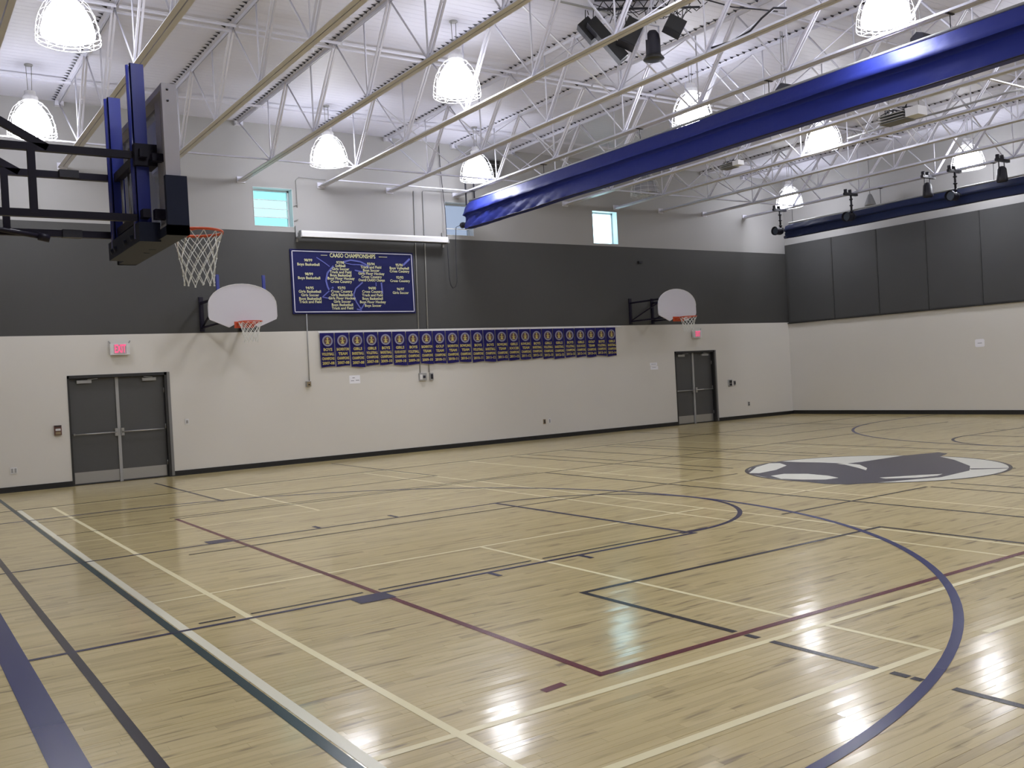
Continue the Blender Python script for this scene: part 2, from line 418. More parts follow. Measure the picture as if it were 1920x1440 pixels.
# basketball keys
for s in (0, 1):
    X = (lambda v: v) if s == 0 else (lambda v: 2*XC - v)
    def span(a, b_): return [(min(X(a), X(b_)), max(X(a), X(b_)))]
    xlines('lane_line', p_navy, 6.86, span(0.72, 6.8), 0.05); xlines('lane_line', p_navy, 10.55, span(0.72, 6.8), 0.045)
    ylines('free_throw_line', p_navy, X(6.76), [(6.86, 10.55)], 0.055)
    if s == 0: arc('free_throw_circle', p_navy, 6.83, 8.75, 1.81, -95, 95, 0.055)
    else: arc('free_throw_circle', p_navy, X(6.83), 8.75, 1.81, 85, 275, 0.055)
    if s == 0: arc('three_point_arc', p_blue, 2.42, 8.73, 6.235, -90, 90, 0.062)
    else: arc('three_point_arc', p_blue, X(2.42), 8.73, 6.235, 90, 270, 0.062)
    xlines('three_point_line', p_blue, 8.73-6.235, span(0.72, 2.42), 0.062); xlines('three_point_line', p_blue, 8.73+6.235, span(0.72, 2.42), 0.062)
    z = zline()
    for (x0, x1, y0, y1) in ((2.98, 3.29, 6.64, 6.86), (4.255, 4.305, 6.66, 6.84), (5.255, 5.305, 6.66, 6.84), (2.96, 3.22, 10.57, 10.78), (4.25, 4.3, 10.58, 10.78), (5.28, 5.33, 10.58, 10.82)):
        xa, xb = X(x0), X(x1); b = MB(); b.add([(xa,y0,z),(xb,y0,z),(xb,y1,z),(xa,y1,z)] if s == 0 else [(xb,y0,z),(xa,y0,z),(xa,y1,z),(xb,y1,z)], [(0,1,2,3)]); mark('lane_block', b, p_navy)
# centre circle emblem
b = MB(); z = zline(); b.poly([(12.5+1.86*math.cos(2*PI*k/72), 8.79+1.86*math.sin(2*PI*k/72), z) for k in range(72)]); disc = mark('centre_circle', b, p_logow)
arc('circle_ring', p_black, 12.5, 8.79, 1.87, 0, 360, 0.05)
W = [(13.12, 9.42), (14.19, 9.41), (14.95, 9.2), (14.80, 8.95), (14.33, 8.8), (13.96, 8.33), (13.30, 7.70), (12.78, 7.41), (11.92, 7.32), (10.99, 7.70), (10.66, 7.88), (10.57, 8.18), (10.655, 8.79), (10.73, 9.3), (10.93, 9.77), (11.22, 10.14), (11.7, 10.46), (12.2, 10.615), (12.62, 10.63), (12.66, 10.30), (12.76, 9.96), (12.82, 9.48)]
EM = [('emblem_body', p_logod, W),
 ('emblem_mark', p_logow, [(12.84, 9.50), (12.76, 9.2), (12.4, 8.81), (12.16, 8.66), (12.38, 8.96), (12.66, 9.4), (12.72, 9.60)]),
 ('emblem_mark', p_logow, [(11.05, 9.95), (11.74, 10.41), (12.30, 10.62), (12.39, 10.47), (12.16, 10.14), (11.58, 9.87), (11.11, 9.80)]),
 ('emblem_mark', p_logow, [(10.93, 9.42), (11.22, 9.42), (11.39, 9.11), (11.35, 8.72), (11.2, 8.43), (10.95, 8.47), (10.79, 8.75), (10.72, 9.05)]),
 ('emblem_mark', p_logod, [(12.9, 7.45), (13.30, 7.02), (13.34, 7.06), (13.0, 7.55)]),
 ('emblem_mark', p_logow, [(11.50, 7.98), (11.74, 7.83), (12.0, 7.69), (12.26, 7.50), (12.04, 7.45), (11.73, 7.55), (11.43, 7.84)])]
for nm, m_, pts in EM:
    b = MB(); z = zline() + (0.0002 if m_ is p_logow else 0)
    a2 = sum(pts[i][0]*pts[(i+1) % len(pts)][1] - pts[(i+1) % len(pts)][0]*pts[i][1] for i in range(len(pts)))
    if a2 < 0: pts = pts[::-1]
    bm = bmesh.new(); f = bm.faces.new([bm.verts.new((x, y, z)) for x, y in pts]); bmesh.ops.triangulate(bm, faces=[f])
    me = bpy.data.meshes.new(nm); bm.to_mesh(me); bm.free(); me.materials.append(m_); link(nm, me, floor)

# ------------------------------------------------------------------ baseboards
def base_seg(name, a, b_):
    b = MB(); b.box(a, b_); b.box((a[0], a[1], b_[2]), (b_[0], b_[1], b_[2])) if False else None
    return struct(b.build(name, m_black))
b = MB()
for x0, x1 in ((WL, DOOR[0][0]), (DOOR[0][1], DOOR[1][0]), (DOOR[1][1], WB)):
    b.box((x0, WA-0.018, 0.0), (x1, WA, 0.105)); b.prism([(x0, 0), (x1, 0)], 0, 0) if False else None
    b.box((x0, WA-0.03, 0.0), (x1, WA-0.018, 0.02))
struct(b.build('baseboard_back', m_black))
b = MB(); b.box((WB-0.02, WF, 0.0), (WB, WA-0.03, 0.115)); b.box((WB-0.032, WF, 0.0), (WB-0.02, WA-0.03, 0.02)); struct(b.build('baseboard_right', m_black))

# ------------------------------------------------------------------ double doors
def double_door(idx, x0, x1, z1, left_hinge_bar=(0.99, 1.01)):
    yf = WA + 0.10; cx = (x0+x1)/2 - 0.02
    fr = MB(); fr.box((x0, WA-0.012, 0), (x0+0.035, WA+0.2, z1)); fr.box((x1-0.05, WA-0.012, 0), (x1, WA+0.2, z1)); fr.box((x0, WA-0.012, z1-0.06), (x1, WA+0.2, z1))
    d = struct(fr.build('door_%d' % idx, m_frame))
    j = MB(); j.box((x1, WA-0.02, 0), (x1+0.055, WA+0.02, z1)); j.build('jamb_trim', m_jamb, d)
    bk = MB(); bk.box((x0-0.02, WA+0.2, -0.05), (x1+0.02, WA+0.29, z1+0.01)); bk.build('backing', m_frame, d)  # unseen panel behind the leaves, run below floor level to stop daylight leaking
    for s in (0, 1):
        a, c = (x0+0.04, cx-0.012) if s == 0 else (cx+0.012, x1-0.055)
        lf = MB(); lf.box((a, yf, 0.008), (c, yf+0.045, z1-0.065)); leaf = lf.build('door_leaf', m_door, d)
        k = MB(); k.box((a+0.02, yf-0.004, 0.03), (c-0.02, yf, 0.25)); k.build('kick_plate', m_steelb, leaf)
        pb = MB(); zz = 1.0
        pb.tube([(a+0.04, yf-0.07, zz), (c-0.04, yf-0.07, zz)], 0.014, 8)
        pb.box((a+0.03, yf-0.075, zz-0.02), (a+0.06, yf, zz+0.02))
        e = c-0.075 if s == 0 else a+0.02
        pb.box((e, yf-0.075, zz-0.075), (e+0.055, yf, zz+0.075)); pb.build('push_bar', m_steelb, leaf)
        cl = MB(); q = a+0.14 if s == 0 else c-0.42
        cl.box((q, yf-0.06, z1-0.16), (q+0.27, yf, z1-0.10)); 
        cl.bar((q+0.2, yf-0.05, z1-0.09), (q+0.38 if s == 0 else q+0.02, yf-0.10, z1-0.075), 0.02, 0.012)
        cl.build('door_closer', m_steelb if s == 0 else m_gal, leaf)
        hg = MB()
        for hz in (0.3, 1.05, 1.8): hg.tube([((a-0.004) if s == 0 else (c+0.004), yf-0.012, hz-0.05), ((a-0.004) if s == 0 else (c+0.004), yf-0.012, hz+0.05)], 0.009, 6)
        hg.build('hinges', m_steelb, leaf)
    mu = MB(); mu.box((cx-0.03, yf-0.03, 0), (cx+0.03, yf+0.02, z1-0.06)); mu.build('mullion', m_gal, d)
    return d
double_door(1, *DOOR[0][:2], 2.17)
double_door(2, *DOOR[1][:2], 2.17)

# ------------------------------------------------------------------ windows
m_reveal = mat('window_reveal', (0.62, 0.66, 0.68), 0.5)
def window(i, r, panes, frame_m):
    x0, x1, z0, z1 = r; yb = WA + 0.20
    b = MB(); t = 0.045
    b.box((x0, yb, z0), (x0+t, yb+0.06, z1)); b.box((x1-t, yb, z0), (x1, yb+0.06, z1)); b.box((x0, yb, z0), (x1, yb+0.06, z0+t)); b.box((x0, yb, z1-t), (x1, yb+0.06, z1))
    wd = struct(b.build('window_%d' % i, frame_m))
    lin = MB(); e = 0.008
    lin.box((x0, WA-0.01, z0), (x0+e, yb, z1)); lin.box((x1-e, WA-0.01, z0), (x1, yb, z1)); lin.box((x0, WA-0.01, z0), (x1, yb, z0+e)); lin.box((x0, WA-0.01, z1-e), (x1, yb, z1))
    lin.build('window_reveal', m_reveal, wd)
    n = len(panes); ph = (z1-z0-2*t)/n
    for k, g in enumerate(panes):
        za = z1-t-(k+1)*ph; zb = za+ph; pn = MB()
        if n > 1: pn.cbox(((x0+x1)/2, yb+0.03, (za+zb)/2), (x1-x0-2*t, 0.006, ph*1.02), Matrix.Rotation(math.radians(12), 3, 'X'))
        else: pn.box((x0+t, yb+0.027, za), (x1-t, yb+0.033, zb))
        pn.build('pane', g, wd)
        if n > 1 and k:
            rl = MB(); rl.box((x0+t, yb+0.005, zb-0.008), (x1-t, yb+0.02, zb+0.008)); rl.build('glazing_clip', m_reveal, wd)
    return wd
w1 = window(1, WIN[0], [g_win1b, g_win1, g_win1, g_win1b], m_reveal)
hd = MB()
for zz in (5.45, 5.78): hd.bar((7.90, WA-0.02, zz), (7.97, WA-0.05, zz+0.03), 0.02); 
hd.build('window_latch', m_gal, w1)
w2 = window(2, WIN[1], [g_win2], m_reveal)
rl = MB(); rl.box((11.87, WA+0.17, 5.47), (12.60, WA+0.19, 5.495)); rl.build('blind_rail', m_white, w2)
window(3, WIN[2], [g_win3], m_reveal)

# ------------------------------------------------------------------ roof joists
JX = [-2.1, -0.35, 1.42, 3.18, 4.96, 6.73, 8.58, 10.32, 12.15, 13.88, 15.6, 17.4, 19.1, 20.9, 22.65]
BN = [18.15, 15.9, 13.65, 11.65, 9.7, 7.65, 5.6, 3.55, 1.5, -0.6]
TN = [20.0, 17.1, 14.78, 12.72, 10.7, 8.68, 6.62, 4.6, 2.5, 0.45, -2.6]
ch = MB()   # bottom chord: two angles back to back
y0, y1 = -1.9, WA-0.03
def chord(mb, y0, y1, z, flip, wd=0.074, gap=0.016, t=0.008, leg=0.06):
    for s in (-1, 1):
        xa, xb = (gap/2, gap/2+wd) if s > 0 else (-gap/2-wd, -gap/2)
        if flip: mb.box((xa, y0, z-t), (xb, y1, z)); mb.box((s*gap/2, y0, z-leg), (s*(gap/2+t), y1, z-t))
        else: mb.box((xa, y0, z), (xb, y1, z+t)); mb.box((s*gap/2, y0, z+t), (s*(gap/2+t), y1, z+leg))
chord(ch, y0, y1, ZBC, False); me_bc = ch.mesh('bottom_chord', m_steel)
tc = MB(); chord(tc, WF+0.02, WA-0.005, ZT, True, wd=0.07); me_tc = tc.mesh('top_chord', m_steel)
def web_meshes():
    out = []
    zb, zt = ZBC+0.03, ZT-0.03
    for i, yn in enumerate(BN):
        far, nearn = TN[i], TN[i+1]
        mirror = i > 4
        comp, tens = (nearn, far) if not mirror else (far, nearn)
        m1 = MB()       # double-angle compression diagonal with spacer clip
        for s in (-1, 1): m1.bar((s*0.026, yn, zb), (s*0.026, comp, zt), 0.024, 0.03, up=(1,0,0))
        q = Vector((0, yn, zb)).lerp(Vector((0, comp, zt)), 0.52); m1.cbox(q, (0.075, 0.02, 0.02))
        out.append(('web_diagonal', m1.mesh('web_diagonal', m_steel)))
        m2 = MB(); m2.tube([(0, yn, zb), (0, tens, zt)], 0.015, 6); out.append(('web_rod', m2.mesh('web_rod', m_steel)))
        m3 = MB(); m3.tube([(0, yn, zb), (0, yn, zt)], 0.014, 6); out.append(('web_post', m3.mesh('web_post', m_steel)))
    return out
WEB = web_meshes()
plate = MB(); plate.box((-0.09, WA-0.03, ZBC-0.035), (0.09, WA, ZBC+0.10)); plate.box((-0.06, WA-0.16, ZBC-0.01), (0.06, WA-0.02, ZBC)); me_pl = plate.mesh('wall_plate', m_steel)
seat = MB(); seat.box((-0.08, WA-0.12, ZT-0.10), (0.08, WA, ZT)); me_seat = seat.mesh('bearing_seat', m_steel)
vis = [x for x in JX if x > 1]
fg = MB(); y = 0.6  # solid dark wedges stand in for shade inside the deck flute openings
while y < WA-0.1:
    fg.add([(-0.155, y, ZR-0.002), (-0.085, y-0.028, ZR-0.012), (-0.085, y+0.036, ZR-0.012), (-0.075, y+0.004, ZR-0.03)], [(0,1,2), (1,3,2), (0,3,1), (0,2,3)]); y += 0.152
me_fg = fg.mesh('flute_gap_shade', m_dark)
for x in JX:
    if x in vis: lab = 'white open-web steel roof joist, %s from the left along the back wall' % ORD[vis.index(x)]
    else: lab = 'white open-web roof joist over the %s, left of the view' % ('camera position' if x > -1 else 'left wall')
    j = thing('roof_joist', lab, 'joist', (x, 0, 0), 'open-web steel roof joists')
    link('flute_gap_shade', me_fg, j)['kind'] = 'stuff'; link('top_chord', me_tc, j); link('bottom_chord', me_bc, j)
    for nm, me in WEB: link(nm, me, j)
    link('wall_plate', me_pl, j); link('bearing_seat', me_seat, j)
# bridging rods between the joists, one thing per line
def bridging(y, z, x0, x1, lab, pair=True, r=0.014):
    j = thing('bridging_line', lab, 'brace', (0, y, z), 'bridging rods tying the joists together')
    xs = [v for v in JX if x0-0.2 < v < x1+0.2]
    for a, c in zip(xs[:-1], xs[1:]):
        b = MB(); b.box((a+0.02, -0.018, -0.003), (c-0.02, 0.018, 0.003)); b.box((a+0.02, 0.012, 0.0), (c-0.02, 0.018, 0.034 if z < 7 else -0.034)); b.build('bridging_angle', m_steel, j)
    return j
bridging(18.12, ZBC+0.025, -2.1, 22.65, 'white horizontal bridging line low on the joists near the back wall')
bridging(18.50, ZT-0.075, -2.1, 22.65, 'white bridging line high under the deck near the back wall')
bridging(14.52, ZT-0.09, -2.1, 22.65, 'white bridging line under the deck over the middle of the key')
bridging(14.75, ZT-0.09, -2.1, 22.65, 'second white bridging line beside the one over the middle of the key')
bridging(10.2, ZT-0.09, -2.1, 22.65, 'white bridging line under the deck over the free throw circle')
bridging(8.5, ZBC+0.045, 15.6, 22.65, 'white low bridging line beyond the blue divider curtain')
j = thing('bridging_line', 'short pale bridging line tight against the back wall', 'brace', (0, 19.5, ZBC+0.045), 'bridging rods tying the joists together')
for a, c in ((8.58, 10.32), (10.32, 12.15)):
    b = MB(); b.box((a, -0.018, -0.003), (c, 0.018, 0.003)); b.box((a, 0.012, 0), (c, 0.018, 0.03)); b.build('bridging_angle', m_steel, j)
# cross braces between far joists
xb = [v for v in JX if v > 8]
for yy, nm in ((17.2, 'near the back wall'), (11.9, 'over the centre of the hall'), (9.2, 'over the near half of the hall')):
    j = thing('cross_bracing', 'white crossed angle braces between the joists ' + nm, 'brace', (0, yy, 0), 'cross bracing between the joists')
    for i in range(len(xb)-1):
        for (za, zb_) in ((ZBC+0.06, ZT-0.06), (ZT-0.06, ZBC+0.06)):
            if (za < zb_) or yy > 10:
                b = MB(); b.bar((xb[i], 0.02 if za < zb_ else -0.02, za), (xb[i+1], 0.02 if za < zb_ else -0.02, zb_), 0.03, 0.012); b.build('brace_angle', m_steel, j)

# ------------------------------------------------------------------ high bay lamps
def lamp_parts(lit=True):
    out = {}
    prof = [(0.0, 0.015), (0.16, 0.02), (0.26, 0.035), (0.322, 0.07), (0.328, 0.12), (0.305, 0.22), (0.275, 0.32), (0.225, 0.42), (0.165, 0.50), (0.11, 0.55), (0.085, 0.565)]
    b = MB(); b.lathe(prof[:4], n=24, mi=1); b.lathe(prof[3:7], n=24); b.lathe(prof[6:], n=24, mi=2); out['diffuser'] = b.mesh('diffuser', [m_lens, m_lensb, m_lenst] if lit else [m_lensoff]*3)
    b = MB(); b.lathe([(0.0, 0.56), (0.10, 0.56), (0.125, 0.60), (0.125, 0.66), (0.09, 0.70), (0.09, 0.76), (0.0, 0.765)], n=12, smooth=False); out['housing'] = b.mesh('housing', m_lamp_housing)
    g = MB(); R = [(0.395, 0.0), (0.39, 0.08), (0.375, 0.20), (0.335, 0.34), (0.27, 0.47), (0.17, 0.57), (0.11, 0.60)]
    for k in range(12):
        t = 2*PI*k/12; g.tube([(r*math.cos(t), r*math.sin(t), z) for r, z in R], 0.0038, 4, cap=False)
    def ring(r, z, n=28): g.tube([(r*math.cos(2*PI*k/n), r*math.sin(2*PI*k/n), z) for k in range(n)], 0.0038, 4, closed=True)
    for r, z in ((0.395, 0.0), (0.393, 0.05), (0.388, 0.10), (0.375, 0.20), (0.335, 0.34), (0.20, 0.55), (0.27, 0.0), (0.13, 0.0)): ring(r, z)
    for k in range(6):
        t = PI*k/6; g.tube([(0.395*math.cos(t), 0.395*math.sin(t), 0.0), (-0.395*math.cos(t), -0.395*math.sin(t), 0.0)], 0.0038, 4, cap=False)
    out['wire_guard'] = g.mesh('wire_guard', m_guard)
    h = MB()
    for s in (-1, 1): h.tube([(s*0.03, 0, 0.76), (s*0.045, 0, ZR-6.33)], 0.006, 5)
    out['hanging_rods'] = h.mesh('hanging_rods', m_gal)
    c = MB(); c.lathe([(0.0, ZR-6.33-0.02), (0.07, ZR-6.33-0.02), (0.07, ZR-6.33)], n=12); out['ceiling_plate'] = c.mesh('ceiling_plate', m_gal)
    return out
ON = lamp_parts(True); OFF = dict(ON); OFF['diffuser'] = lamp_parts(False)['diffuser']
G = 'caged bell lamps hung in rows from the roof'
LAMPS = [
 (2.25, 13.15, 'lit caged bell lamp cut by the top edge above the tall blue backboard posts'),
 (2.42, 18.05, 'lit caged bell lamp low at far left above the black backboard frame'),
 (8.08, 13.1, 'lit caged bell lamp at top centre hanging above the championship banner'),
 (8.02, 18.25, 'lit caged bell lamp near the back wall above the first window'),
 (11.80, 18.45, 'lit caged bell lamp just above the wall end of the big blue curtain'),
 (13.10, 12.75, 'lit caged bell lamp half hidden behind the big blue curtain'),
 (11.98, 7.85, 'lit caged bell lamp cut by the top edge above the big blue curtain'),
 (17.4, 13.05, 'lit caged bell lamp just below the big blue curtain with its top covered'),
 (23.05, 13.0, 'lit caged bell lamp at far right above the second curtain, fully visible'),
 (22.85, 18.45, 'lit caged bell lamp above the wall end of the second, far curtain'),
 (17.2, 18.6, 'unlit grey bell lamp near the back wall right of the third window'),
]
out_of = [(x, 7.9) for x in (2.4, 8.1, 17.4, 22.9)] + [(x, 2.7) for x in (2.4, 8.1, 12.0, 17.4, 22.9)]  # unseen lamps carrying on the grid, added to light the hall
pos_names = ['%s lit caged bell lamp out of frame in the row %s' % (n, r) for r, ns in (('over the near half', ['leftmost', 'second', 'fourth', 'fifth']), ('nearest the front wall', ['leftmost', 'second', 'third', 'fourth', 'fifth'])) for n in ns]
for (x, y), l in zip(out_of, pos_names): LAMPS.append((x, y, l))
for i, (x, y, lab) in enumerate(LAMPS):
    t = thing('pendant_lamp', lab, 'lamp', (x, y, 6.33), G)
    for nm, me in (OFF if 'unlit' in lab else ON).items(): link(nm, me, t)

# ------------------------------------------------------------------ gathered divider curtains
def curtain(x, y0, y1, zt, zb, m, name, label, depth, seed, hang_z=ZBC):
    t = thing(name, label, 'curtain', (x, 0, 0), 'gathered divider curtains')
    H = zt - zb; r = random.Random(seed)
    prof = [(0.10*depth, 1.0), (-0.30*depth, 0.99), (-0.52*depth, 0.86), (-0.80*depth, 0.70), (-1.0*depth, 0.60), (-0.98*depth, 0.565), (-0.50*depth, 0.52), (-0.44*depth, 0.48), (-0.56*depth, 0.38), (-0.66*depth, 0.24), (-0.74*depth, 0.12), (-0.80*depth, 0.0),
            (0.5*depth, 0.01), (0.62*depth, 0.3), (0.55*depth, 0.7), (0.35*depth, 0.97)]
    breaks = [(0, 1), (1, 5), (5, 7), (7, 11), (11, 12), (12, 16)]
    n = len(prof); ny = int((y1-y0)/0.045); vs = []
    ph = [r.random()*6 for _ in range(8)]
    for i in range(ny+1):
        y = y0 + (y1-y0)*i/ny; env = 0.15 + 0.9*max(0, math.sin(y*0.45+ph[6]))**3 + 1.6*math.exp(-((y1-y)/1.3)**2)
        for k, (px, pz) in enumerate(prof):
            low = 1.0 if 8 <= k <= 11 else 0.30
            wv = (math.sin(y*11+ph[0]+pz*18)+0.7*math.sin(y*23+ph[1]-pz*24)+0.5*math.sin(y*4.1+ph[2]+pz*6))*0.012*low*env
            zz = math.sin(y*1.1+ph[3])*0.006 + math.sin(y*2.7+ph[4])*0.004
            ed = 1 - 0.10*math.exp(-((y1-y)/0.12)**2)
            vs.append(((px+wv)*ed, y, zb + pz*H*ed + (zz if k < 14 and k > 0 else 0)))
    b = MB()
    for k0, k1 in breaks:
        m_ = k1-k0+1; sv = [vs[i*n+(k % n)] for i in range(ny+1) for k in range(k0, k1+1)]
        b.add(sv, [(i*m_+k, (i+1)*m_+k, (i+1)*m_+k+1, i*m_+k+1) for i in range(ny) for k in range(m_-1)], 0, True)
    b.add([vs[ny*n+k] for k in range(n)], [tuple(range(n))]); b.add([vs[k] for k in range(n)], [tuple(range(n))[::-1]])
    b.build('curtain_fabric', m, t)
    hm = MB(); hm.tube([(vs[i*n+11][0]-0.004, vs[i*n+11][1], vs[i*n+11][2]-0.004) for i in range(0, ny+1, 3)], 0.010, 6); hm.build('hem', m_navybar, t)
    rd = MB(); rd.tube([(0.0, y0+0.1, zt+0.03), (0.0, y1-0.1, zt+0.03)], 0.024, 8); rd.build('support_pipe', m_gal, t)
    yy = y1 - 0.25; 
    while yy > y0:
        hb = MB(); hb.tube([(0, yy, zt+0.03), (0, yy, hang_z+0.01)], 0.007, 5); hb.box((-0.085, yy-0.02, hang_z-0.012), (0.085, yy+0.02, hang_z-0.002)); hb.build('hanger', m_dark, t)
        yy -= 3.1 if yy < y1-1 else 2.95
    return t
c1 = curtain(12.15, -1.5, 19.5, 6.0, 5.36, m_vinyl, 'divider_curtain', 'long bright blue vinyl divider curtain gathered under a roof joist across the hall', 0.17, 3)
b = MB(); b.tube([(0, 19.35, 5.50), (0, 19.75, 5.50)], 0.05, 10); b.lathe([(0.0, 19.75), (0.075, 19.75), (0.075, 19.80), (0.0, 19.80)], (0, 0, 5.50), 12, axis='y'); b.build('winder_tube', m_dark, c1)
b = MB()
for dx in (-0.0, 0.24): b.bar((dx, 19.55, 5.95), (dx, 19.55, 6.85), 0.03)
b.build('winder_bracket', m_dark, c1)
b = MB(); b.tube([(-0.05, 19.8, 5.50), (-0.17, 19.82, 5.45), (-0.19, 19.85, 5.0), (-0.2, 19.86, 4.1), (-0.25, 19.86, 3.98), (-0.33, 19.86, 3.95), (-0.38, 19.86, 4.02), (-0.41, 19.86, 4.2), (-0.40, 19.9, 5.1), (-0.38, 19.95, 5.9), (-0.42, 20.0, 6.9), (-0.42, 20.02, 7.5)], 0.009, 6)
b.build('pull_cord', m_dark, c1)
c2 = curtain(22.65, -1.5, 18.45, 5.78, 5.375, m_vinyl2, 'divider_curtain', 'darker navy divider curtain gathered high in front of the right wall', 0.13, 9)
b = MB(); b.tube([(0.0, 18.40, 5.42), (0, 18.52, 5.42)], 0.05, 10); b.build('winder_tube', m_dark, c2)

# ------------------------------------------------------------------ stage lights under the joist by the second curtain
def clamp_light(lab, y, drop=True):
    t = thing('stage_light', lab, 'spotlight', (22.4, y, ZBC), 'stage lights hung by the far curtain')
    t.scale = (1.3, 1.3, 1.3); t.location.x = 22.34
    b = MB(); b.box((-0.22, -0.03, -0.07), (0.2, 0.03, -0.02)); b.tube([(-0.18, 0, -0.05), (-0.18, 0, 0.05)], 0.035, 8); b.tube([(-0.03, 0, -0.05), (-0.03, 0, 0.05)], 0.035, 8); b.build('clamp', m_dark, t)
    if drop:
        b = MB(); b.tube([(0.0, 0, -0.03), (0.0, 0, -0.46)], 0.022, 8); 
        for q in (0.15, 0.28, 0.4): b.lathe([(0.022, -q-0.02), (0.045, -q), (0.022, -q+0.02)], (0.0, 0, 0), 8)
        b.build('drop_pipe', m_dark, t)
        b = MB(); b.lathe([(0.0, 0.0), (0.07, 0.01), (0.085, 0.05), (0.085, 0.2), (0.10, 0.21), (0.10, 0.25)], (0.0, 0, 0), 12, axis='x')
        b.v = [(v[0]*-1+0.06, v[1]+0.02, v[2]-0.52) for v in b.v]; b.build('lamp_can', m_dark, t)
        b = MB(); b.lathe([(0.0, -0.20), (0.085, -0.20)], (0.06, 0.02, -0.52), 12, axis='x'); b.build('lens', m_glow, t)
        b = MB(); b.bar((0.0, -0.06, -0.46), (0.02, -0.1, -0.52), 0.015); b.bar((0.0, 0.06, -0.46), (0.02, 0.12, -0.52), 0.015); b.bar((0, -0.07, -0.46), (0, 0.07, -0.46), 0.015); b.build('yoke', m_dark, t)
    else:
        b = MB()
        for s in (-1, 1): b.bar((-0.05+s*0.09, 0, -0.05), (-0.05+s*0.10, 0, -0.34), 0.014)
        b.bar((-0.14, 0, -0.06), (0.05, 0, -0.06), 0.014); b.build('yoke', m_dark, t)
        b = MB(); b.lathe([(0.0, -0.20), (0.05, -0.21), (0.08, -0.26), (0.095, -0.42), (0.10, -0.47), (0.085, -0.49), (0.0, -0.48)], (-0.05, 0, 0.05), 14); b.build('lamp_can', m_dark, t)
    return t
clamp_light('black spotlight on a drop pipe at the wall end of the far curtain', 18.4)
clamp_light('black spotlight on a drop pipe in front of the far curtain beside the grey cone', 15.95)
clamp_light('round black spotlight hanging left of the rightmost caged lamp', 13.65, False)
clamp_light('black spotlight on a drop pipe right under the rightmost caged lamp', 12.95)
clamp_light('round black spotlight at the right edge above the far curtain', 11.75, False)
b = MB(); b.lathe([(0.16, 0.0), (0.15, 0.06), (0.06, 0.30), (0.04, 0.33), (0.0, 0.33)], (0, 0, 0), 16, cap=True); b.tube([(0, 0, 0.33), (0, 0, 1.48)], 0.008, 5)
tag(b.build('horn_speaker', m_jamb, None, (24.0, 16.5, 6.08)), 'small grey cone-shaped horn speaker hanging beyond the far curtain', 'speaker')

# ------------------------------------------------------------------ speaker and light cluster near the top
def rot(ax, az): return Matrix.Rotation(math.radians(az), 3, 'Z') @ Matrix.Rotation(math.radians(ax), 3, 'X')
VR = Vector((0.8283, -0.5603, 0))   # a horizontal direction across the hall
def speaker(lab, c, size, roll, name='loudspeaker'):
    t = thing(name, lab, 'speaker', c, 'black loudspeakers hung in the roof cluster')
    R = Matrix.Rotation(math.radians(-34), 3, 'Z') @ Matrix.Rotation(math.radians(roll), 3, 'Y')
    b = MB(); b.cbox((0,0,0), size, R); b.build('cabinet', m_dark, t)
    b = MB(); b.cbox(R @ Vector((0, -size[1]/2-0.006, 0)), (size[0]*0.92, 0.012, size[2]*0.94), R); b.build('grille', m_black, t)
    b = MB(); b.tube([R @ Vector((size[0]*0.3, 0, size[2]/2)), (R @ Vector((size[0]*0.3, 0, size[2]/2))) + Vector((0.02, 0, 0.25)), Vector((0.05, 0.05, ZT-c[2]-0.05))], 0.008, 5); b.build('hanging_cable', m_dark, t)
    return t
speaker('long black loudspeaker tilted down, leftmost in the roof cluster', (9.88, 11.38, 6.96), (0.17, 0.22, 0.80), -38)
speaker('black loudspeaker behind the long one in the roof cluster', (9.80, 11.72, 7.22), (0.22, 0.22, 0.34), -38)
speaker('broad black wedge loudspeaker in the middle of the roof cluster', (10.02, 10.98, 6.95), (0.40, 0.28, 0.28), -62)
speaker('boxy dark blue-black loudspeaker at the right of the roof cluster', (10.25, 10.25, 6.86), (0.28, 0.24, 0.22), 30)
t = thing('can_spotlight', 'black can spotlight pointing straight down beside the hanging loudspeakers', 'spotlight', (10.05, 10.52, 6.42))
b = MB(); b.lathe([(0.0, 0.44), (0.06, 0.43), (0.10, 0.37), (0.112, 0.30), (0.112, 0.08), (0.12, 0.06)], (0,0,0), 18); b.build('lamp_can', m_dark, t)
b = MB(); b.lathe([(0.12, 0.06), (0.165, 0.0), (0.15, -0.012), (0.0, -0.01)], (0,0,0), 18); b.build('flared_collar', m_black, t)
b = MB()
for s in (-1, 1): b.bar((s*0.13, 0, 0.28), (s*0.13, 0, 0.52), 0.02)
b.bar((-0.14, 0, 0.52), (0.14, 0, 0.52), 0.02); b.tube([(0, 0, 0.52), (0, 0, 1.05)], 0.014, 6); b.build('yoke', m_steel, t)
t = thing('lighting_truss', 'small black pipe truss with cables holding the roof loudspeaker cluster', 'truss', (10.05, 11.0, 7.38))
b = MB()
for dz in (0.0, 0.14): b.tube([VR*-0.55 + Vector((0, 0, dz)), VR*1.1 + Vector((0, 0, dz-0.05))], 0.018, 6)
b.build('truss_pipe', m_dark, t)
b = MB()
for k in range(9):
    a = VR*(-0.5+k*0.18); b.tube([a, a + VR*0.09 + Vector((0, 0, 0.13)), a + VR*0.18], 0.010, 5)
b.build('truss_lacing', m_dark, t)
b = MB(); rc = random.Random(5)
for k in range(10):
    pts = []; a = VR*(-0.5+rc.random()*1.3)
    for q in range(6): pts.append(a + VR*(q*0.10) + Vector((rc.uniform(-.05,.05), rc.uniform(-.05,.05), rc.uniform(-0.26, 0.04))))
    b.tube(pts, 0.007, 5)
b.build('cable_bundle', m_dark, t)
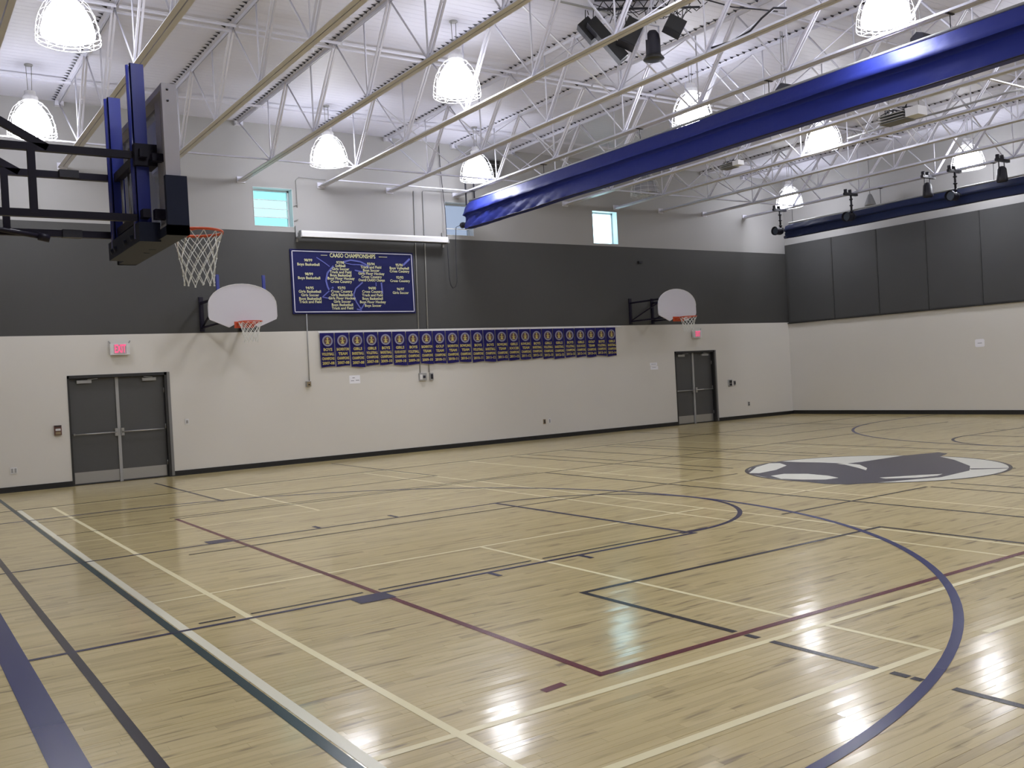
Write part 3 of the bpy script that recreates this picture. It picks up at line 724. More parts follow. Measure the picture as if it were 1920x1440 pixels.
def run(name, lab, pts, r, m, cat='conduit', n=6, group=None):
    o = Vector(pts[0]); b = MB(); b.tube([Vector(q)-o for q in pts], r, n); return tag(b.build(name, m, None, o), lab, cat, group)
run('conduit_pipe', 'dark pipe running under the deck to the roof loudspeaker cluster', [(7.4, 11.45, 7.46), (8.9, 11.38, 7.42), (9.98, 11.27, 7.36)], 0.018, m_gal, 'pipe')
run('power_cable', 'dark cable looping along the bottom chord right of the loudspeaker cluster', [(10.33, 9.6, 6.34), (10.45, 9.3, 6.36), (10.5, 9.0, 6.42), (10.45, 8.75, 6.5), (10.35, 8.45, 6.52), (10.3, 8.2, 6.42)], 0.015, m_dark, 'cable')
run('power_cable', 'thin dark cable across the deck above the blue curtain', [(10.9, 10.25, 7.40), (11.5, 10.2, 7.36), (12.0, 10.16, 7.40), (12.5, 10.13, 7.44)], 0.011, m_dark, 'cable')
run('power_cable', 'dark cable bundle along the joist below the bright part of the blue curtain', [(17.36, 12.4, 6.38), (17.34, 11.4, 6.40), (17.38, 10.2, 6.39), (17.36, 9.0, 6.40), (17.38, 8.5, 6.38)], 0.022, m_gal, 'cable')
# spotlight tops that show over the blue curtain
for (y, z, lab, sz) in ((10.85, 6.42, 'black wedge-shaped speaker peeking over the middle of the blue curtain', 0.34), (8.25, 6.48, 'black speaker peeking over the right end of the blue curtain', 0.27)):
    t = thing('loudspeaker', lab, 'speaker', (13.5, y, z)); b = MB()
    b.prism([(-sz/2, -sz*0.55), (sz/2, -sz*0.55), (sz*0.38, sz*0.25), (0.0, sz*0.5), (-sz*0.4, sz*0.35)], -0.13, 0.13, 'yz'); b.build('cabinet', m_dark, t)
    b = MB(); b.tube([(0, 0, sz*0.4), (0.1, 0.1, ZR-z)], 0.008, 5); b.tube([(0, 0.18, -0.1), (-0.02, 0.06, sz*0.9), (0.05, 0.1, ZR-z)], 0.006, 5); b.build('hanging_cable', m_gal, t)
# unit with slatted end
def slat_unit(x, y, z, s, lab):
    t = thing('ceiling_projector', lab, 'fixture', (x, y, z), 'white boxes with slatted ends under the roof')
    b = MB(); b.box((0.0*s, -0.34*s, -0.13*s), (0.38*s, 0.0, 0.08*s)); b.build('housing', m_white, t)
    for k in range(3):
        b = MB(); b.box((-0.06*s, 0.02*s, (-0.12+0.07*k)*s), (0.45*s, 0.72*s, (-0.10+0.07*k)*s)); b.build('slat', m_gal, t)
    b = MB(); b.box((-0.02*s, 0.0, -0.16*s), (0.42*s, 0.7*s, -0.14*s)); b.build('bottom_tray', m_jamb, t)
    rc = random.Random(2); b = MB()
    for k in range(9):
        a = Vector((rc.uniform(0, .4)*s, rc.uniform(0.0, .7)*s, 0.08*s)); b.tube([a, a+Vector((rc.uniform(-.1,.1), rc.uniform(-.2,.2), 0.12))*s, a+Vector((rc.uniform(-.15,.15), rc.uniform(-.3,.3), 0.05))*s], 0.012*s, 5)
    b.build('cable_bundle', m_dark, t)
    b = MB()
    for q in ((0.1, -0.3), (0.1, 0.5)): b.tube([(q[0]*s, q[1]*s, 0.1*s), (q[0]*s, q[1]*s, ZT-z)], 0.010, 5)
    b.build('hanging_rods', m_gal, t)
slat_unit(16.75, 10.65, 6.42, 0.80, 'white box with dark slatted end and cables hung just under the blue curtain')
slat_unit(16.75, 15.1, 6.40, 0.52, 'white slatted box hung farther back beneath the middle of the blue curtain')

# ------------------------------------------------------------------ main glass backboard (folding, mounted from the left)
RX, RY, RZ = 2.48, 8.70, 3.165
bx = 2.10
t = thing('basketball_hoop', 'large glass basketball hoop at left on a black side-mounted frame, seen from behind', 'hoop', (bx, RY, 2.95))
def loc(p): return (p[0]-bx, p[1]-RY, p[2]-2.95)
def P(name, mb, m, par=t): return sub(mb, (bx, RY, 2.95)).build(name, m, par)
Y0, Y1, Z0, Z1 = 7.76, 9.64, 3.03, 4.20
b = MB(); b.box((bx-0.02, Y0+0.05, Z0+0.05), (bx, Y1-0.05, Z1-0.05)); P('glass_board', b, g_board)
b = MB()
b.box((bx-0.105, Y0, Z0), (bx+0.012, Y0+0.045, Z1)); b.box((bx-0.105, Y1-0.045, Z0), (bx+0.012, Y1, Z1)); b.box((bx-0.103, Y0+0.0452, Z1-0.05), (bx+0.010, Y1-0.0452, Z1-0.001)); b.box((bx-0.103, Y0+0.0452, Z0+0.001), (bx+0.010, Y1-0.0452, Z0+0.05))
frm = P('board_frame', b, m_alu)
b = MB()
for zz in (Z1-0.05, Z1-0.14): b.tube([(bx-0.06, Y0-0.006, zz), (bx-0.06, Y0, zz)], 0.010, 8)
P('frame_bolts', b, m_dark, t)
b = MB(); b.box((bx-0.12, Y0-0.035, Z0-0.055), (bx+0.05, Y0+0.02, Z0+0.42)); b.box((bx-0.12, Y1-0.02, Z0-0.055), (bx+0.05, Y1+0.035, Z0+0.42)); b.box((bx-0.12, Y0-0.035, Z0-0.055), (bx+0.05, Y1+0.035, Z0+0.02)); P('edge_padding', b, m_pad)
# inner grey uprights bonded to the glass back
b = MB()
for yy in (8.02,): b.box((bx-0.06, yy, Z0+0.05), (bx-0.02, yy+0.16, Z1-0.05))
P('back_rail', b, m_alu)
px = 1.90
for yy, top in ((8.20, 4.46), (9.12, 4.43)):
    b = MB(); b.box((px-0.05, yy-0.045, 2.98), (px-0.042, yy+0.045, top)); b.box((px-0.05, yy-0.045, 2.98), (px+0.06, yy-0.038, top)); b.box((px-0.05, yy+0.038, 2.98), (px+0.06, yy+0.045, top)); b.tube([(px-0.052, yy, 3.0), (px-0.052, yy, top-0.01)], 0.024, 12)
    P('blue_post', b, m_bluepost)
b = MB()
for zz in (3.66, 3.16): b.box((px-0.03, 8.05, zz), (px+0.03, 9.30, zz+0.07))
b.box((px-0.06, 8.10, 3.60), (px+0.12, 8.32, 3.78)); b.box((px+0.05, 7.98, 3.62), (px+0.19, 8.06, 3.68)); b.box((px+0.05, 7.98, 3.14), (px+0.19, 8.06, 3.22)); P('cross_bracket', b, m_navybar)
b = MB(); b.box((px-0.07, 8.05, 2.96), (px+0.1, 9.28, 3.12)); b.bar((px+0.02, 8.15, 3.1), (px+0.16, 8.6, 3.0), 0.06); b.bar((px+0.02, 9.15, 3.1), (px+0.16, 8.8, 3.0), 0.06)
for yy in (8.3, 8.55, 8.95, 9.1): b.tube([(px-0.09, yy, 3.02), (px+0.12, yy, 3.07)], 0.025, 8)
P('height_adjuster', b, m_pad)
b = MB()
for yy in (8.45, 8.72, 9.0): b.tube([(px+0.02, yy, 3.12), (px+0.02, yy, 3.66)], 0.013, 6)
P('adjuster_rods', b, m_steelb)
# side frames back to the left wall
for yy, names in ((8.20, 0), (9.15, 1)):
    b = MB(); wl = WL
    za, zb_ = 3.70, 3.175
    b.bar((wl, yy, za), (px-0.05, yy, za), 0.05, 0.06); b.bar((wl, yy, zb_), (px-0.05, yy, zb_), 0.05, 0.06)
    vx = 1.08 if not names else 0.985
    for q in (vx, vx-1.5, vx-3.0): b.bar((q, yy, zb_), (q, yy, za), 0.055)
    dx0 = 1.20 if not names else 1.10
    P('side_frame', b, m_navybar)
    b = MB(); b.bar((dx0, yy, za), (wl, yy, za+(dx0-wl)*0.56), 0.05, 0.06); P('diagonal_strut', b, m_navybar)
    if names:
        for zz in (za+0.01, zb_): b = MB(); b.box((1.42, yy-0.05, zz-0.034), (1.58, yy+0.04, zz+0.034)); P('coupling', b, m_dark)
        b = MB(); b.tube([(-1.2, yy-0.05, 3.4), (0.9, yy-0.05, 3.19), (1.27, yy-0.05, 3.13)], 0.022, 8); b.tube([(1.22, yy-0.05, 3.14), (1.31, yy-0.05, 3.12)], 0.035, 8); P('stay_rod', b, m_navybar)
b = MB(); b.box((WL, 7.9, 2.9), (WL+0.05, 9.5, 5.9)); P('wall_plate', b, m_navybar)

def net_mesh(r0, r1, h, rad, n=12, rows=6, seed=1):
    g = MB(); r = random.Random(seed)
    def pt(k, j):
        f = j/rows; rr = r0 + (r1-r0)*(f**0.62) + (0.01 if j == rows else 0)
        a = 2*PI*(k + 0.5*(j % 2))/n
        return Vector((rr*math.cos(a), rr*math.sin(a), -h*f - (0.012*math.sin(k*2.1+seed) if j == rows else 0)))
    for j in range(rows):
        for k in range(n):
            a = pt(k, j); k2 = k if j % 2 == 0 else k+1
            for c in (pt(k2, j+1), pt(k2-1, j+1) if j % 2 == 0 else pt(k2-1, j+1)):
                mid = (a+c)/2 + Vector((0, 0, -0.006 if j < 2 else 0)); g.tube([a, mid, c], rad, 4, cap=False)
    for j in range(1, rows+1):
        for k in range(n):
            q = pt(k, j); g.cbox(q, (rad*3.4, rad*3.4, rad*3.4))
    return g
def rim(mb, cx, cy, cz, R=0.229, r=0.009):
    mb.tube([(cx+R*math.cos(2*PI*k/36), cy+R*math.sin(2*PI*k/36), cz) for k in range(36)], r, 8, closed=True)
b = MB(); rim(b, RX, RY, RZ, r=0.010)
b.box((bx+0.01, RY-0.075, RZ-0.11), (bx+0.022, RY+0.075, RZ+0.02)); b.prism([(bx+0.02, RY-0.07), (RX-0.21, RY-0.05), (RX-0.21, RY+0.05), (bx+0.02, RY+0.07)], RZ-0.012, RZ+0.006)
for s in (-1, 1): b.bar((bx+0.02, RY+s*0.08, RZ-0.06), (RX-0.05, RY+s*0.22, RZ-0.004), 0.016)
rim_o = P('rim', b, m_orange)
b = MB()
b.tube([(RX+0.235*math.cos(2*PI*k/36), RY+0.235*math.sin(2*PI*k/36), RZ-0.012) for k in range(36)], 0.004, 5, closed=True); P('net_hooks', b, m_orange, rim_o)
b = net_mesh(0.232, 0.125, 0.47, 0.0038); b.v = [(v[0]+RX-bx, v[1], v[2]+RZ-2.95-0.01) for v in b.v]; b.build('net', m_net, rim_o)

# ------------------------------------------------------------------ white fan-shaped wall hoops
def fan_hoop(cx, lab, left_arm, rods=True, seed=2):
    yf = 18.58; t = thing('wall_hoop', lab, 'hoop', (cx, yf, 2.97), 'white fan-shaped wall hoops')
    W_, H_ = 0.70, 0.87
    pts = []
    # outline: bottom left lobe, notch under the rim, right lobe, sides, round top
    pts += [(-0.30, 0.0), (-W_+0.02, 0.16), (-W_, 0.22), (-W_, 0.42)]
    for k in range(1, 16):
        a = PI - PI*k/16; pts.append((W_*math.cos(a), 0.42 + (H_-0.42)*math.sin(a)**0.92))
    pts += [(W_, 0.42), (W_, 0.22), (W_-0.02, 0.16), (0.30, 0.0), (0.16, 0.075), (-0.16, 0.075)]
    vs = [(a, 0, z) for a, z in pts] + [(a, 0.035, z) for a, z in pts]; n = len(pts)
    bm = bmesh.new(); V = [bm.verts.new(v) for v in vs]
    f1 = bm.faces.new(V[:n]); f2 = bm.faces.new(V[n:][::-1]); bmesh.ops.triangulate(bm, faces=[f1, f2])
    for i in range(n): bm.faces.new((V[i], V[n+i], V[n+(i+1)%n], V[(i+1)%n]))
    bmesh.ops.recalc_face_normals(bm, faces=bm.faces)
    me = bpy.data.meshes.new('fan_board'); bm.to_mesh(me); bm.free(); me.materials.append(m_board); link('fan_board', me, t)
    e = MB(); e.tube([(a*0.995, -0.002, z) for a, z in pts[3:20]], 0.008, 5); e.build('board_edge', m_white, t)
    fb = MB()
    for s in (-1, 1):
        for zz in (0.10, 0.62): fb.bar((s*0.42, 0.05, zz), (s*0.42, WA-yf, zz), 0.045)
        fb.bar((s*0.42, WA-yf-0.03, 0.10), (s*0.42, WA-yf-0.03, 0.62), 0.05); fb.bar((s*0.42, 0.06, 0.62), (s*0.42, 0.06, 0.10), 0.05)
        fb.bar((s*0.42, 0.10, 0.60), (s*0.42, WA-yf-0.05, 0.12), 0.03)
        fb.bar((s*0.42, WA-yf-0.02, 0.02), (s*0.42, WA-yf-0.02, 0.75), 0.09, 0.04)
    for zz in (0.12, 0.60): fb.bar((-0.42, 0.06, zz), (0.42, 0.06, zz), 0.04)
    fb.build('wall_bracket', m_navybar, t)
    if rods:
        for s in (-1, 1): rb = MB(); rb.box((s*0.47-0.028, 0.04, 0.1), (s*0.47+0.028, 0.09, 1.06)); rb.build('blue_rail', m_bluepost, t)
    rb = MB(); R = 0.229; ry = -0.15-R; rz = 0.085
    rb.tube([(0+R*math.cos(2*PI*k/32), ry+R*math.sin(2*PI*k/32), rz) for k in range(32)], 0.011, 6, closed=True)
    rb.box((-0.20, -0.012, rz-0.10), (0.20, 0.0, rz+0.03)); rb.prism([(-0.17, -0.01), (0.17, -0.01), (0.08, ry+R), (-0.08, ry+R)], rz-0.01, rz+0.004)
    for s in (-1, 1): rb.bar((s*0.12, -0.01, rz-0.07), (s*0.2, ry+0.05, rz-0.005), 0.02)
    ro = rb.build('rim', m_orange, t)
    nb = net_mesh(0.229, 0.12, 0.38, 0.0045, seed=seed); nb.v = [(v[0], v[1]+ry, v[2]+rz-0.01) for v in nb.v]; nb.build('net', m_net, ro)
    return t
fan_hoop(6.14, 'white fan-shaped wall hoop left of the championship banner', 5.66)
fan_hoop(18.15, 'smaller-looking white fan-shaped wall hoop above the far double doors', 17.75, False, 4)

# ------------------------------------------------------------------ championship banner
BX0, BX1, BZ0, BZ1 = 7.74, 10.84, 3.35, 4.81
t = thing('championship_banner', 'navy championship banner with yellow lists of school teams on the dark band', 'banner', ((BX0+BX1)/2, WA-0.045, BZ0))
org = ((BX0+BX1)/2, WA-0.045, BZ0)
def PB(name, mb, m): return sub(mb, org).build(name, m, t)
b = MB(); nx = 32; nz = 10; vs = []
for j in range(nz+1):
    for i in range(nx+1):
        fx, fz = i/nx, j/nz; x = BX0+(BX1-BX0)*fx; z = BZ0+(BZ1-BZ0)*fz
        d = 0.004*math.sin(fx*23+fz*5)+0.004*math.sin(fx*9-fz*11)
        vs.append((x, WA-0.035+d, z))
b.add(vs, [(j*(nx+1)+i, j*(nx+1)+i+1, (j+1)*(nx+1)+i+1, (j+1)*(nx+1)+i) for j in range(nz) for i in range(nx)], 0, True)
b.box((BX0, WA-0.022, BZ0), (BX1, WA-0.004, BZ1)); PB('cloth', b, m_banner)
yb = WA-0.047
b = MB(); ww = 0.020; i_ = 0.034
b.box((BX0+i_, yb, BZ0+i_), (BX1-i_, yb+0.002, BZ0+i_+ww)); b.box((BX0+i_, yb, BZ1-i_-ww), (BX1-i_, yb+0.002, BZ1-i_)); b.box((BX0+i_, yb, BZ0+i_), (BX0+i_+ww, yb+0.002, BZ1-i_)); b.box((BX1-i_-ww, yb, BZ0+i_), (BX1-i_, yb+0.002, BZ1-i_)); PB('border', b, m_border)
b = MB()
def bp_(fx, fz): return (BX0+(BX1-BX0)*fx, BZ0+(BZ1-BZ0)*(1-fz))
def curve(pts, wd):
    q = [Vector((bp_(*p)[0], yb+0.0025, bp_(*p)[1])) for p in pts]
    for i in range(len(q)-1): b.bar(q[i], q[i+1], wd, 0.001, up=(0,1,0))
curve([(0.20, 0.12), (0.26, 0.2), (0.30, 0.26)], 0.02)
curve([(0.41, 0.18), (0.47, 0.15), (0.55, 0.17), (0.62, 0.24)], 0.035); curve([(0.41, 0.19), (0.48, 0.22), (0.56, 0.22), (0.62, 0.26)], 0.02)
curve([(0.33, 0.25), (0.28, 0.36), (0.265, 0.48), (0.275, 0.58), (0.29, 0.64), (0.32, 0.58)], 0.04); curve([(0.31, 0.6), (0.23, 0.74), (0.30, 0.765)], 0.025)
curve([(0.56, 0.50), (0.50, 0.60), (0.48, 0.70), (0.50, 0.82), (0.535, 0.93), (0.57, 0.83)], 0.03); curve([(0.50, 0.93), (0.54, 0.95)], 0.03); curve([(0.50, 0.31), (0.58, 0.34)], 0.03)
curve([(0.715, 0.5), (0.72, 0.68)], 0.04); curve([(0.67, 0.5), (0.67, 0.56)], 0.02); curve([(0.97, 0.10), (0.91, 0.21)], 0.045)
PB('outline_drawing', b, m_ltblue)
b = MB()
x, z = bp_(0.49, 0.085); text_on_back(b, 'CAASO CHAMPIONSHIPS', x, z, yb-0.001, 0.135, 1.15, 0.003)
for fx in ((0.235, 0.285), (0.705, 0.775)): b.box((bp_(fx[0], 0)[0], yb-0.002, z-0.006), (bp_(fx[1], 0)[0], yb-0.001, z+0.006))
COLS = [
 (0.135, [(0.165, '98/99'), (0.23, 'Boys Basketball'), (0.38, '98/99'), (0.44, 'Boys Basketball'), (0.595, '94/95'), (0.65, 'Girls Basketball'), (0.705, 'Girls Soccer'), (0.76, 'Boys Basketball'), (0.81, 'Track and Field')]),
 (0.385, [(0.19, '97/98'), (0.24, 'Softball'), (0.29, 'Girls Soccer'), (0.34, 'Track and Field'), (0.39, 'Boys Basketball'), (0.44, 'Boys Floor Hockey'), (0.49, 'Cross Country'), (0.59, '92/93'), (0.645, 'Cross Country'), (0.70, 'Girls Basketball'), (0.752, 'Girls Floor Hockey'), (0.805, 'Girls Soccer'), (0.857, 'Boys Basketball'), (0.91, 'Track and Field')]),
 (0.635, [(0.20, '93/94'), (0.252, 'Track and Field'), (0.303, 'Boys Soccer'), (0.355, 'Girls Floor Hockey'), (0.407, 'Cross Country'), (0.46, 'Overall CAASO Champs'), (0.59, '94/00'), (0.645, 'Cross Country'), (0.702, 'Track and Field'), (0.757, 'Boys Basketball'), (0.812, 'Boys Floor Hockey'), (0.87, 'Boys Soccer')]),
 (0.875, [(0.205, '95/96'), (0.257, 'Boys Volleyball'), (0.308, 'Cross Country'), (0.41, '92/93'), (0.465, 'Cross Country'), (0.60, '96/97'), (0.66, 'Girls Soccer')])]
for fx, rows in COLS:
    for fz, s in rows:
        x, z = bp_(fx, fz+0.005); text_on_back(b, s, x, z, yb-0.001, 0.086, 0.68 if len(s) > 18 else None, 0.0018)
PB('lettering', b, m_yellow)

# ------------------------------------------------------------------ pennant row
G2 = 'blue team pennants pinned in a row under the dark band'
names = [('BOYS','VOLLEYBALL'),('BADMINTON','TEAM'),('GIRLS','BASKETBALL'),('GIRLS','VOLLEYBALL'),('BOYS','BASKETBALL'),('GIRLS','FLOOR HOCKEY'),('BOYS','VOLLEYBALL'),('BADMINTON','TEAM'),('GOLF','TEAM'),('BADMINTON','TEAM'),('BOWLING','TEAM'),('BOYS','VOLLEYBALL'),
         ('BOYS','BASKETBALL'),('BOWLING','TEAM'),('GIRLS','SOCCER'),('BOWLING','TEAM'),('BOYS','BASKETBALL'),('GIRLS','VOLLEYBALL'),('GIRLS','BASKETBALL'),('BOYS','VOLLEYBALL'),('GIRLS','FLOOR HOCKEY'),('GOLF','TEAM'),('BOYS','VOLLEYBALL'),('GIRLS','BASKETBALL')]
yrs = ['2007-08','2007-08','2007-08','2007-08','2009-10','2009-10','2009-10','2009-10','2010-11','2010-11','2010-11','2010-11','2011-12','2011-12','2011-12','2011-12','2012-13','2012-13','2012-13','2012-13','2013-14','2013-14','2013-14','2013-14']
NP = 24; PX0, PX1 = 8.32, 17.12; pw = (PX1-PX0)/NP
rail = MB(); rail.box((0, 0, 0), (PX1-PX0+0.2, 0.012, 0.045))
tag(rail.build('pennant_strip', m_white, None, (PX0-0.02, WA-0.050, 2.915)), 'long white mounting strip along the top of the blue pennants', 'strip')
ordn = lambda k: '%d%s' % (k, {1:'st',2:'nd',3:'rd',21:'st',22:'nd',23:'rd'}.get(k, 'th'))
rp = random.Random(4)
for k in range(NP):
    xc = PX0 + pw*(k+0.5); h = 0.79 + rp.uniform(-0.02, 0.02); zt = 2.912; tilt = rp.uniform(-0.012, 0.012) + 0.004
    side = '%s from the left' % ordn(k+1) if k < 12 else '%s from the right' % ordn(NP-k)
    t = thing('pennant', 'blue felt pennant, %s in the row, reading %s %s' % (side, names[k][0].title(), names[k][1].title()), 'pennant', (xc, WA-0.044, zt), G2)
    b = MB(); hw = pw/2-0.012; nz = 8; nx = 6; vs = []; ph = rp.random()*6
    for j in range(nz+1):
        for i in range(nx+1):
            fx, fz = i/nx, j/nz; vs.append(((fx*2-1)*hw + tilt*fz*0.8, -0.006-0.010*fz*(1+math.sin(fx*4+ph)), -h*fz - (0.012*math.sin(fx*3+ph) if j == nz else 0)))
    b.add(vs, [(j*(nx+1)+i, (j+1)*(nx+1)+i, (j+1)*(nx+1)+i+1, j*(nx+1)+i+1) for j in range(nz) for i in range(nx)], 0, True); b.build('felt', m_pennant, t)
    yy = -0.034
    b = MB(); n = 20; vs = []
    for q in range(n):
        a = 2*PI*q/n
        for r in (0.093, 0.128): vs.append((r*math.cos(a), yy, -0.185+r*math.sin(a)))
    b.add(vs, [(2*q, 2*((q+1)%n), 2*((q+1)%n)+1, 2*q+1) for q in range(n)]); b.build('emblem_ring', m_ring, t)
    b = MB(); b.poly([(0.090*math.cos(2*PI*q/16), yy+0.001, -0.185+0.090*math.sin(2*PI*q/16)) for q in range(16)]); b.build('emblem_disc', m_dkprint, t)
    b = MB(); e = yy-0.001
    b.poly([(0.026*math.cos(2*PI*q/8), e, -0.125+0.022*math.sin(2*PI*q/8)) for q in range(8)])
    b.poly([(-0.016, e, -0.148), (0.016, e, -0.148), (0.022, e, -0.20), (0.045, e, -0.255), (-0.045, e, -0.255), (-0.022, e, -0.20)][::-1]); b.box((-0.055, e, -0.192), (0.055, e+0.0005, -0.178)); b.build('emblem_figure', m_gold, t)
    b = MB()
    for q, s in enumerate([names[k][0], names[k][1], 'CHAMPIONS', yrs[k]]):
        text_on_back(b, s, tilt*0.5, -0.385-0.105*q*(h/0.79), yy, 0.088, 0.30, 0.0035)
    b.build('lettering', m_gold, t)

# ------------------------------------------------------------------ projector screen case
t = thing('projector_screen_case', 'long white roll-up projector screen case above the championship banner', 'screen', (9.81, 19.80, 5.05))
b = MB(); b.prism([(-0.07, 0.0), (0.05, 0.0), (0.07, 0.03), (0.07, 0.11), (0.04, 0.135), (-0.06, 0.135), (-0.07, 0.1)], -1.88, 1.88, 'yz'); b.build('case', m_white, t)
b = MB(); b.box((-1.86, -0.012, -0.03), (1.86, 0.012, 0.0)); b.build('case_shade', m_frame, t)  # dark strip modelled for the shade beneath the case
for s in (-1, 1): b = MB(); b.box((s*1.89-0.02, -0.07, -0.01), (s*1.89+0.02, 0.24, 0.03)); b.box((s*1.89-0.02, 0.20, -0.08), (s*1.89+0.02, 0.24, 0.28)); b.build('bracket', m_gal, t)
b = MB(); b.box((-1.90, -0.075, 0.0), (-1.88, 0.075, 0.14)); b.box((1.88, -0.075, 0.0), (1.90, 0.075, 0.14)); b.build('end_cap', m_gal, t)

# ------------------------------------------------------------------ conduits, boxes, signs on the back wall
yw = WA - 0.018
run('conduit_pipe', 'thin grey conduit dropping from below the banner to a small box', [(8.06, yw, 3.40), (8.04, yw, 1.84)], 0.012, m_gal)
run('conduit_pipe', 'left of two thin conduits dropping beside the banner to the wall boxes', [(10.97, yw, 6.32), (10.94, yw, 5.0), (10.88, yw, 1.9)], 0.013, m_gal)
run('conduit_pipe', 'right of two thin conduits dropping beside the banner to the wall boxes', [(12.1, yw, 6.36), (11.27, yw, 6.36), (11.22, yw, 6.32), (11.20, yw, 5.0), (11.13, yw, 1.9)], 0.013, m_gal)
run('conduit_pipe', 'thin conduit curving over the wall right of the first window', [(7.98, yw, 5.75), (7.98, yw, 6.36), (8.05, yw, 6.44), (8.7, yw, 6.42)], 0.011, m_gal)
def wallbox(name, lab, x, z, w_, h_, m, cat, d=0.05, parts=None, y=None):
    t = thing(name, lab, cat, (x, (y or WA), z)); b = MB(); b.box((-w_/2, -d, -h_/2), (w_/2, 0, h_/2)); b.build('box', m, t)
    for nm, (x0, x1, z0, z1, dd), mm in (parts or []):
        b = MB(); b.box((x0, -d-dd, z0), (x1, -d, z1)); b.build(nm, mm, t)
    return t
wallbox('junction_box', 'small grey junction box at the foot of the conduit below the banner', 8.01, 1.77, 0.11, 0.12, m_gal, 'box', 0.06, [('cover', (-0.045, 0.045, -0.05, 0.05, 0.006), m_brown), ('knob', (-0.015, 0.015, -0.03, 0.0, 0.02), m_dark)])
wallbox('socket_box', 'wide grey socket box under the pennants at the foot of the left conduit', 10.94, 1.80, 0.20, 0.18, m_gal, 'box', 0.05, [('socket', (0.0, 0.06, -0.03, 0.03, 0.012), m_dark), ('cover', (-0.09, -0.02, -0.06, 0.06, 0.006), m_white)])
wallbox('socket_box', 'narrow dark socket box under the pennants at the foot of the right conduit', 11.18, 1.80, 0.09, 0.18, m_gal, 'box', 0.05, [('socket', (-0.03, 0.03, -0.06, 0.06, 0.012), m_dark)])
wallbox('alarm_pull_station', 'dark fire alarm pull station on the wall left of the near doors', 2.835, 1.12, 0.13, 0.19, m_redbox, 'alarm', 0.05, [('handle', (-0.045, 0.045, -0.01, 0.03, 0.012), m_white), ('lower_panel', (-0.045, 0.045, -0.08, -0.03, 0.006), m_brown), ('top_cap', (-0.06, 0.06, 0.07, 0.09, 0.012), m_frame)])
wallbox('wall_outlet', 'low pale wall outlet at the far left edge of the wall', 2.04, 0.41, 0.12, 0.12, m_white, 'outlet', 0.01, [('socket', (-0.045, -0.01, -0.04, 0.04, 0.004), m_gal), ('socket', (0.01, 0.045, -0.04, 0.04, 0.004), m_gal)])
wallbox('light_switch', 'small pale switch plate right of the near doors', 5.30, 1.11, 0.08, 0.12, m_white, 'switch', 0.01, [('toggle', (-0.02, 0.02, -0.03, 0.03, 0.008), m_gal)])
wallbox('wall_outlet', 'low dark outlet in the middle of the wall, left of a pale one', 14.53, 0.455, 0.08, 0.125, m_brown, 'outlet', 0.012, [('socket', (-0.02, 0.02, -0.045, 0.045, 0.006), m_frame)])
wallbox('wall_outlet', 'low pale outlet in the middle of the wall, right of a dark one', 14.70, 0.46, 0.08, 0.125, m_white, 'outlet', 0.012, [('socket', (-0.018, 0.018, -0.045, 0.045, 0.004), m_gal)])
wallbox('thermostat_box', 'larger dark wall box right of the far doors', 21.62, 1.14, 0.14, 0.20, m_gal, 'box', 0.05, [('cover', (-0.05, 0.05, 0.0, 0.08, 0.01), m_frame), ('cover', (-0.05, 0.05, -0.08, -0.02, 0.01), m_dark)])
wallbox('light_switch', 'narrow dark switch beside the larger box right of the far doors', 21.83, 1.13, 0.07, 0.13, m_jamb, 'switch', 0.03, [('toggle', (-0.02, 0.02, -0.03, 0.04, 0.01), m_dark)])
wallbox('wall_outlet', 'low outlet right of the far doors near the corner', 22.43, 0.45, 0.08, 0.13, m_gal, 'outlet', 0.012, [('socket', (-0.02, 0.02, 0.01, 0.045, 0.004), m_frame), ('socket', (-0.02, 0.02, -0.045, -0.01, 0.004), m_frame)])
wallbox('sensor', 'small dark oval sensor high on the dark band right of centre', 18.19, 4.76, 0.14, 0.07, m_black, 'sensor', 0.05, [('lens', (-0.04, 0.04, -0.02, 0.02, 0.01), m_dark)])
def paper(lab, x, z, w_, h_, rows):
    t = thing('paper_sign', lab, 'sign', (x, WA-0.004, z)); b = MB(); b.box((-w_/2, 0, -h_/2), (w_/2, 0.004, h_/2)); b.build('sheet', m_paper, t)
    b = MB()
    for x0, x1, z0, z1 in rows: b.box((x0, -0.001, z0), (x1, 0.0, z1))
    b.build('print', m_ink, t)
paper('white paper notice taped to the wall below the pennants near the banner', 9.16, 1.82, 0.27, 0.19, [(-0.06, 0.0, 0.03, 0.045), (-0.10, -0.02, -0.035, -0.02), (0.02, 0.11, -0.03, -0.015)])
t = thing('paper_sign', 'two white paper notices, one above the other, left of the far doors', 'sign', (18.53, WA-0.004, 1.775))
b = MB(); b.box((-0.15, 0, 0.01), (0.13, 0.004, 0.10)); b.build('sheet', m_paper, t); b = MB(); b.box((-0.13, 0, -0.10), (0.16, 0.004, 0.0)); b.build('sheet', m_paper, t)
b = MB(); b.box((-0.07, -0.001, -0.04), (0.08, 0, -0.03)); b.box((-0.1, -0.001, 0.05), (0.08, 0, 0.06)); b.build('print', m_ink, t)
t = thing('paper_sign', 'small white notice with one line of print on the right wall', 'sign', (WB-0.004, 13.74, 1.92))
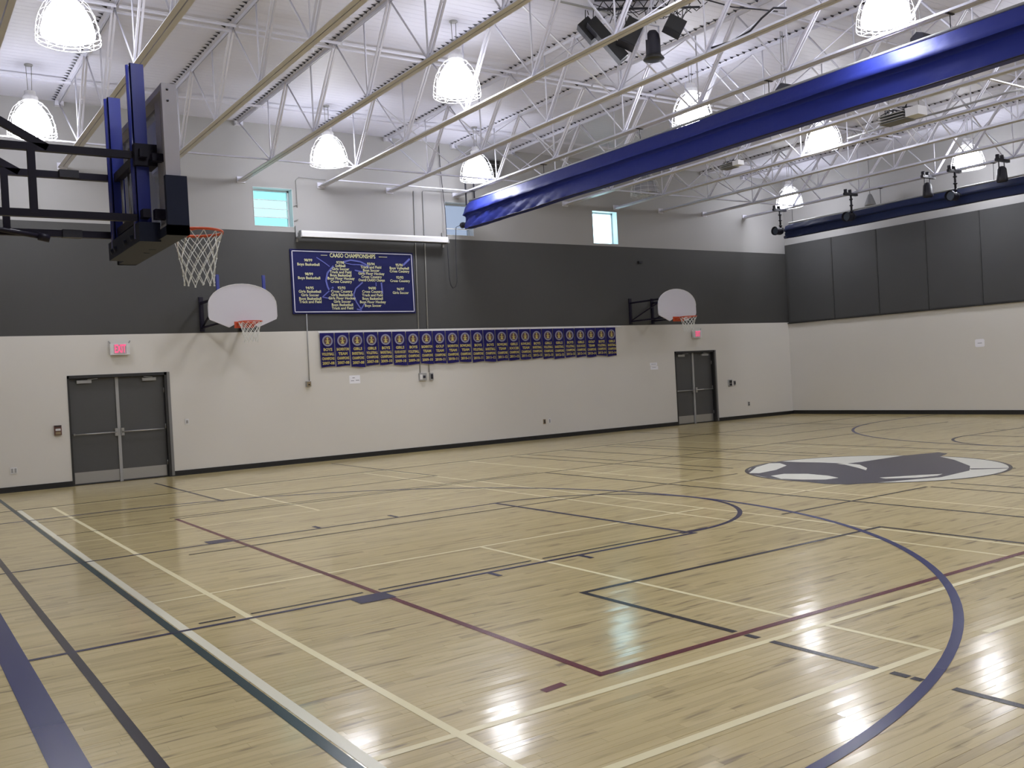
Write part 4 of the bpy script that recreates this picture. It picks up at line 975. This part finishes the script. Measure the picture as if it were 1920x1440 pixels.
b = MB(); b.prism([(-0.13, -0.08), (-0.10, -0.105), (0.10, -0.105), (0.13, -0.08), (0.13, 0.08), (0.10, 0.105), (-0.10, 0.105), (-0.13, 0.08)], 0.0, 0.004, 'yz'); b.build('sheet', m_paper, t)
b = MB(); b.box((-0.001, -0.06, -0.01), (0.0, 0.06, 0.005)); b.build('print', m_ink, t)
def exit_sign(lab, x, z, w_, h_, tl=0.0):
    t = thing('exit_sign', lab, 'sign', (x, WA-0.10, z))
    b = MB(); b.box((-w_/2, 0, -h_/2), (w_/2, 0.07, h_/2)); b.build('sign_box', m_white, t)
    b = MB(); b.box((-w_*0.32, -0.004, -h_*0.42), (w_*0.32, 0, h_*0.40)); b.build('sign_face', m_exitface, t)
    b = MB(); text_on_back(b, 'EXIT', 0, 0, -0.006, h_*0.98, w_*0.58, 0.006); b.build('lettering', m_exit, t)
    b = MB(); b.box((-0.04, 0.07, -0.04), (0.04, 0.10, 0.04)); b.build('mount', m_white, t)
    b = MB()
    for s in (-1, 1): b.bar((s*(w_/2-0.01), 0.03, h_/2), (s*(w_/2+0.02), 0.05, h_/2+0.05), 0.02)
    b.build('guard_posts', m_gal, t)
exit_sign('lit red EXIT sign above the near double doors', 4.045, 2.665, 0.37, 0.23)
exit_sign('red EXIT sign above the far double doors, below the fan hoop net', 20.27, 2.665, 0.33, 0.22)
# wall vent duct near the second curtain end
t = thing('vent_hood', 'grey duct box with dark louvre high on the back wall behind the lamp', 'vent', (12.9, WA-0.02, 6.72))
b = MB(); b.box((-0.45, -0.30, 0), (0.45, 0.02, 0.5)); b.build('duct', m_jamb, t)
for k in range(4):
    b = MB(); b.cbox((0, -0.32, 0.08+0.11*k), (0.82, 0.012, 0.10), Matrix.Rotation(math.radians(35), 3, 'X')); b.build('louvre', m_frame, t)

for o in bpy.data.objects:      # letters and other pieces too small to pick apart
    if o.name.split('.')[0] in ('lettering', 'print', 'cable_bundle', 'outline_drawing', 'hinges', 'frame_bolts', 'guard_posts', 'truss_lacing', 'adjuster_rods'): o['kind'] = 'stuff'
